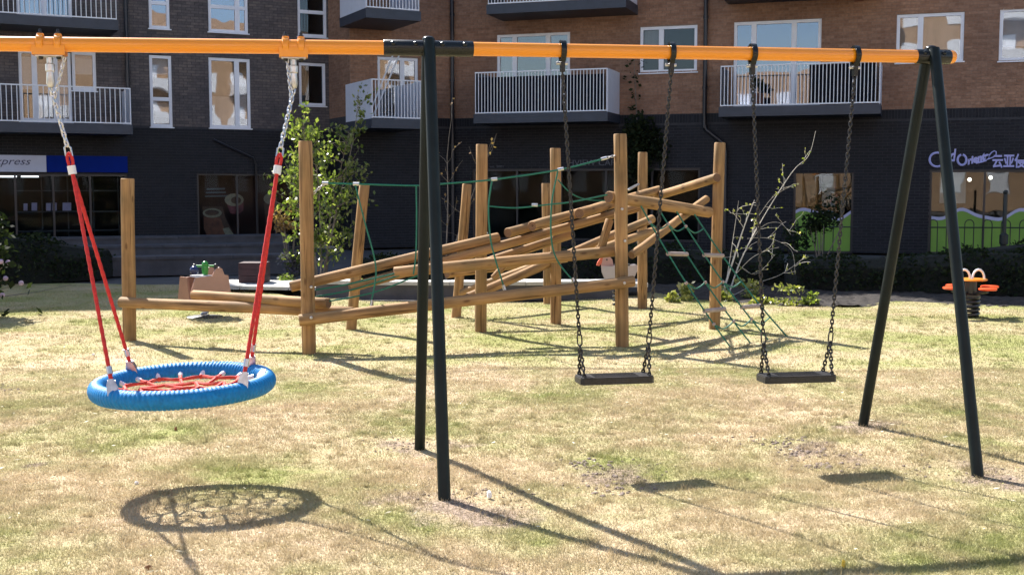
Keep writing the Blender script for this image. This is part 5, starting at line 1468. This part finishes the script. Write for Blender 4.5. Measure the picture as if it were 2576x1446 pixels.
# foil like sticker plate on the rim
a_ = math.radians(14)
for i in range(2):
    p = rp(a_ - i * .16, -TR * .55, TR * .72); t = MB(); t.lathe(p, [(.03, 0), (.028, .01), (.01, .016)], 10, Vector((-.5, -.2, .9))); obj('rim_plate', t, M['steel'], bs, True)

# ------------------------------------------------------------------ spring riders
def coil(mb, p, r, h, turns, wr):
    mb.tube([Vector((p.x + r * math.cos(2 * math.pi * turns * i / (turns * 14)), p.y + r * math.sin(2 * math.pi * turns * i / (turns * 14)), p.z + h * i / (turns * 14))) for i in range(turns * 14 + 1)], wr, 6)
# four seat seesaw rider at right
q = G(2440, 797); q.z = 0
sr = thing('spring_seesaw', q, 'orange four seat spring rocker with white hoop handles at far right', 'spring rider')
t = MB(); coil(t, q + Vector((0, 0, 0)), .10, .26, 5, .021); obj('spring', t, M['spring'], sr, True)
t = MB(); t.lathe(q + Vector((0, 0, .255)), [(.12, 0), (.12, .03), (.06, .05)], 14)
for k_ in range(4):
    a = math.radians(20 + 90 * k_); t.tube([q + Vector((0, 0, .29)), q + Vector((math.cos(a) * .30, math.sin(a) * .30, .345))], .02, 8)
obj('arm_cross', t, M['spring'], sr, True)
for k_ in range(4):
    a = math.radians(20 + 90 * k_); c = q + Vector((math.cos(a) * .295, math.sin(a) * .295, .36)); t = MB()
    t.lathe(c, [(.02, -.004), (.10, .0), (.112, .010), (.112, .022), (.10, .03), (.02, .032)], 18); obj('seat', t, M['seat'], sr, True)
t = MB(); t.tube([q + Vector((0, 0, .3)), q + Vector((0, 0, .46))], .07, 12); obj('column', t, M['spring'], sr, True)
t = MB(); t.lathe(q + Vector((0, 0, .46)), [(.05, 0), (.19, .004), (.20, .014), (.19, .026), (.05, .028)], 20); obj('table_disc', t, M['table'], sr, True)
for dx, dy in ((-.09, 0), (.09, 0)):
    c = q + Vector((dx, dy, .48)); u = Vector((1, 0, 0)) if dy == 0 else Vector((0, 1, 0))
    t = MB(); t.tube([c - u * .075] + [c + u * (-.075 * math.cos(math.pi * i / 8)) + Vector((0, 0, .115 * math.sin(math.pi * i / 8) + .005)) for i in range(9)] + [c + u * .075], .015, 8); obj('hoop_handle', t, M['white'], sr, True)
# vehicle shaped rider at left
q = G(515, 797); q.z = 0
sr = thing('spring_rider', q, 'brown panel spring rider with green handlebar and navy ball beside the left post', 'spring rider')
t = MB(); t.lathe(q + Vector((0, 0, -.01)), [(.24, 0), (.22, .02), (.06, .032)], 20); obj('base_disc', t, M['rubber'], sr, True)
t = MB(); coil(t, q + Vector((0, 0, .02)), .045, .24, 6, .012); obj('spring', t, M['steel'], sr, True)
t = MB(); t.tube([q + Vector((0, 0, .0)), q + Vector((0, 0, .25))], .03, 8); obj('stem', t, M['rail'], sr, True)
zb = .22
u = Vector((.74, .67, 0)).normalized(); w = Vector((-u.y, u.x, 0)); up = Vector((0, 0, 1))
BS_ = 1.18
body = [(-.24, 0), (.27, 0), (.235, .30), (.19, .31), (.165, .385), (.13, .41), (.085, .385), (.05, .305), (-.15, .29)]
body = [(x * BS_, y) for x, y in body]
for sg_ in (-1, 1):
    t = MB(); t.prism(body, .022, q + w * (.11 * sg_) + up * zb, u, up, w); obj('side_panel', t, M['plyside'], sr)
t = MB(); t.prism([(-.16, 0), (.16, 0), (.09, .30), (-.09, .30)], .022, q - u * .27 + up * zb, w, up, u); obj('front_panel', t, M['ply'], sr)
t = MB(); t.obox(q - u * .14 - w * .10 + up * (zb + .29), u * .2, w * .2, up * .022); obj('seat', t, M['white'], sr)
t = MB(); p = q - u * .13 + up * (zb + .312); t.ball(p + up * .065, .058, 14, 9); obj('ball_knob', t, M['navy'], sr, True)
p = q + u * .02 + up * (zb + .30)
t = MB(); t.tube([p, p + up * .09, p + up * .13], [.03, .045, .035], 10); t.ball(p + up * .145, .042, 12, 8); obj('handle_hub', t, M['lime'], sr, True)
hb = MB(); hb.tube([p + up * .125 - Vector((.115, 0, 0)), p + up * .125 + Vector((.115, 0, 0))], .014, 8); obj('handlebar', hb, M['lime'], sr, True)
for sg_ in (-1, 1):
    t = MB(); t.ball(p + up * .128 + Vector((.135 * sg_, 0, 0)), .026, 10, 7); obj('grip', t, M['spring'], sr, True)
# duck rider behind the tall post
q = at(1556, 700, 16.2); q.z = 0
sr = thing('duck_spring_rider', q, 'pale duck shaped spring rider with coral beak half behind the tall post', 'spring rider')
t = MB(); coil(t, q, .07, .34, 6, .016); obj('spring', t, M['spring'], sr, True)
dk_ = [(-.235, .20), (-.225, .10), (-.19, .02), (-.12, -.02), (.12, -.02), (.20, .03), (.25, .14), (.255, .21), (.22, .22), (.10, .20), (-.05, .20), (-.12, .20)]
for sg_ in (-1, 1):
    t = MB(); t.prism(dk_, .024, q + Vector((0, .09 * sg_, .36)), Vector((1, 0, 0)), up, Vector((0, 1, 0))); obj('body_panel', t, M['duck'], sr)
hd_ = [(-.235, .18), (-.245, .25), (-.23, .30), (-.19, .335), (-.13, .33), (-.09, .29), (-.075, .22), (-.08, .18)]
t = MB(); t.prism(hd_, .06, q + Vector((0, 0, .36)), Vector((1, 0, 0)), up, Vector((0, 1, 0))); obj('head', t, M['duckhead'], sr)
t = MB(); t.prism([(-.215, .325), (-.245, .32), (-.295, .245), (-.305, .205), (-.27, .20), (-.236, .235)], .07, q + Vector((0, 0, .36)), Vector((1, 0, 0)), up, Vector((0, 1, 0))); obj('beak', t, M['beak'], sr)
t = MB(); t.ball(q + Vector((-.165, -.034, .645)), .012, 8, 6); obj('eye', t, M['spring'], sr, True)
t = MB(); t.obox(q + Vector((-.05, -.1, .56)), (.2, 0, 0), (0, .2, 0), (0, 0, .025)); obj('seat', t, M['spring'], sr)

# ------------------------------------------------------------------ small litter on the grass
def scrap(name, px, py, sx, sy, m, label, cat, zz=.012):
    p = G(px, py, .02); t = MB(); n = 9
    ring_ = [(p.x + sx * math.cos(2 * math.pi * i / n) * random.uniform(.75, 1.1), p.y + sy * math.sin(2 * math.pi * i / n) * random.uniform(.75, 1.1), p.z + random.uniform(0, zz)) for i in range(n)]
    low = [(x, y, p.z - .02) for x, y, z in ring_]
    topc = (p.x, p.y, p.z + zz * 1.4)
    t.add(ring_ + low + [topc], [(i, (i + 1) % n, 2 * n) for i in range(n)] + [(n + i, n + (i + 1) % n, (i + 1) % n, i) for i in range(n)])
    solo(name, t, M[m], p, label, cat, smooth=True)
scrap('white_pebble', 1231, 1241, .013, .016, 'litter', 'white pebble on bare earth right of the front middle leg', 'stone', .014)
scrap('paper_scrap', 343, 1214, .012, .006, 'litter', 'white paper scrap on grass above left of the basket shadow', 'litter', .008)
scrap('dry_leaf', 375, 1428, .018, .008, 'dryleaf', 'brown dry leaf on grass below the basket shadow', 'leaf', .01)
scrap('dry_leaf', 442, 1077, .010, .008, 'dryleaf', 'small brown leaf on grass under the basket swing', 'leaf', .01)
scrap('petal', 2122, 1415, .008, .012, 'yellowleaf', 'yellow petal on grass near the lower right', 'petal', .012)
scrap('paper_scrap', 235, 892, .014, .01, 'litter', 'tiny white scrap on grass left of the basket swing', 'litter', .01)
scrap('paper_scrap', 536, 908, .012, .01, 'litter', 'tiny white scrap on grass behind the basket swing', 'litter', .01)

# scuffed earth crumbs under the seats and round the feet; straw and leaf bits over the lawn
t = MB()
for (x_, y_, n_, sx_, sy_, sz_) in ((1530, 1208, 70, .10, .16, .016), (1480, 1165, 26, .07, .06, .016), (1580, 1170, 26, .2, .14, .010), (2035, 1140, 60, .14, .17, .016), (2085, 1178, 34, .10, .05, .018), (1960, 1120, 22, .2, .1, .012), (1035, 1112, 40, .18, .10, .010), (1170, 1235, 60, .25, .14, .010), (2420, 1195, 40, .3, .12, .010), (10, 985, 26, .12, .12, .016), (2010, 1120, 20, .12, .1, .015)):
    c = G(x_, y_)
    for _ in range(n_):
        px_, py_ = c.x + random.gauss(0, sx_), c.y + random.gauss(0, sy_); r = sz_ * random.uniform(.35, 1.0)
        t.tube_fixed([Vector((px_, py_, gz(px_, py_) - .006)), Vector((px_, py_, gz(px_, py_) + r * .25 + .003)), Vector((px_ + r * .2, py_, gz(px_, py_) + r * .45 + .004))], [r * 1.2, r, r * .35], Vector((random.gauss(0, .2), random.gauss(0, .2), 1)).normalized(), 5)
tag(obj('soil_crumbs', t, M['crumb']), label='dark dry earth crumbs scuffed up under the swings and round the frame feet', kind='stuff')
t = MB()
for _ in range(900):
    y_ = math.sqrt(random.uniform(4.2 ** 2, 12 ** 2)); x_ = random.uniform(-.46, .46) * y_; a = random.uniform(0, 6.28); L_ = random.uniform(.012, .05); w_ = random.uniform(.002, .006)
    z_ = gz(x_, y_) + .016
    u = Vector((math.cos(a) * L_, math.sin(a) * L_, random.uniform(-.004, .012))); v_ = Vector((-math.sin(a) * w_, math.cos(a) * w_, .002))
    p = Vector((x_, y_, z_)); t.add([p, p + u * .5 + v_, p + u, p + u * .5 - v_], [(0, 1, 2, 3)], 0, random.uniform(.01, 1))
tag(obj('lawn_litter', t, M['bits']), label='scattered pale straw bits and tiny dry leaves lying on the grass', kind='stuff')
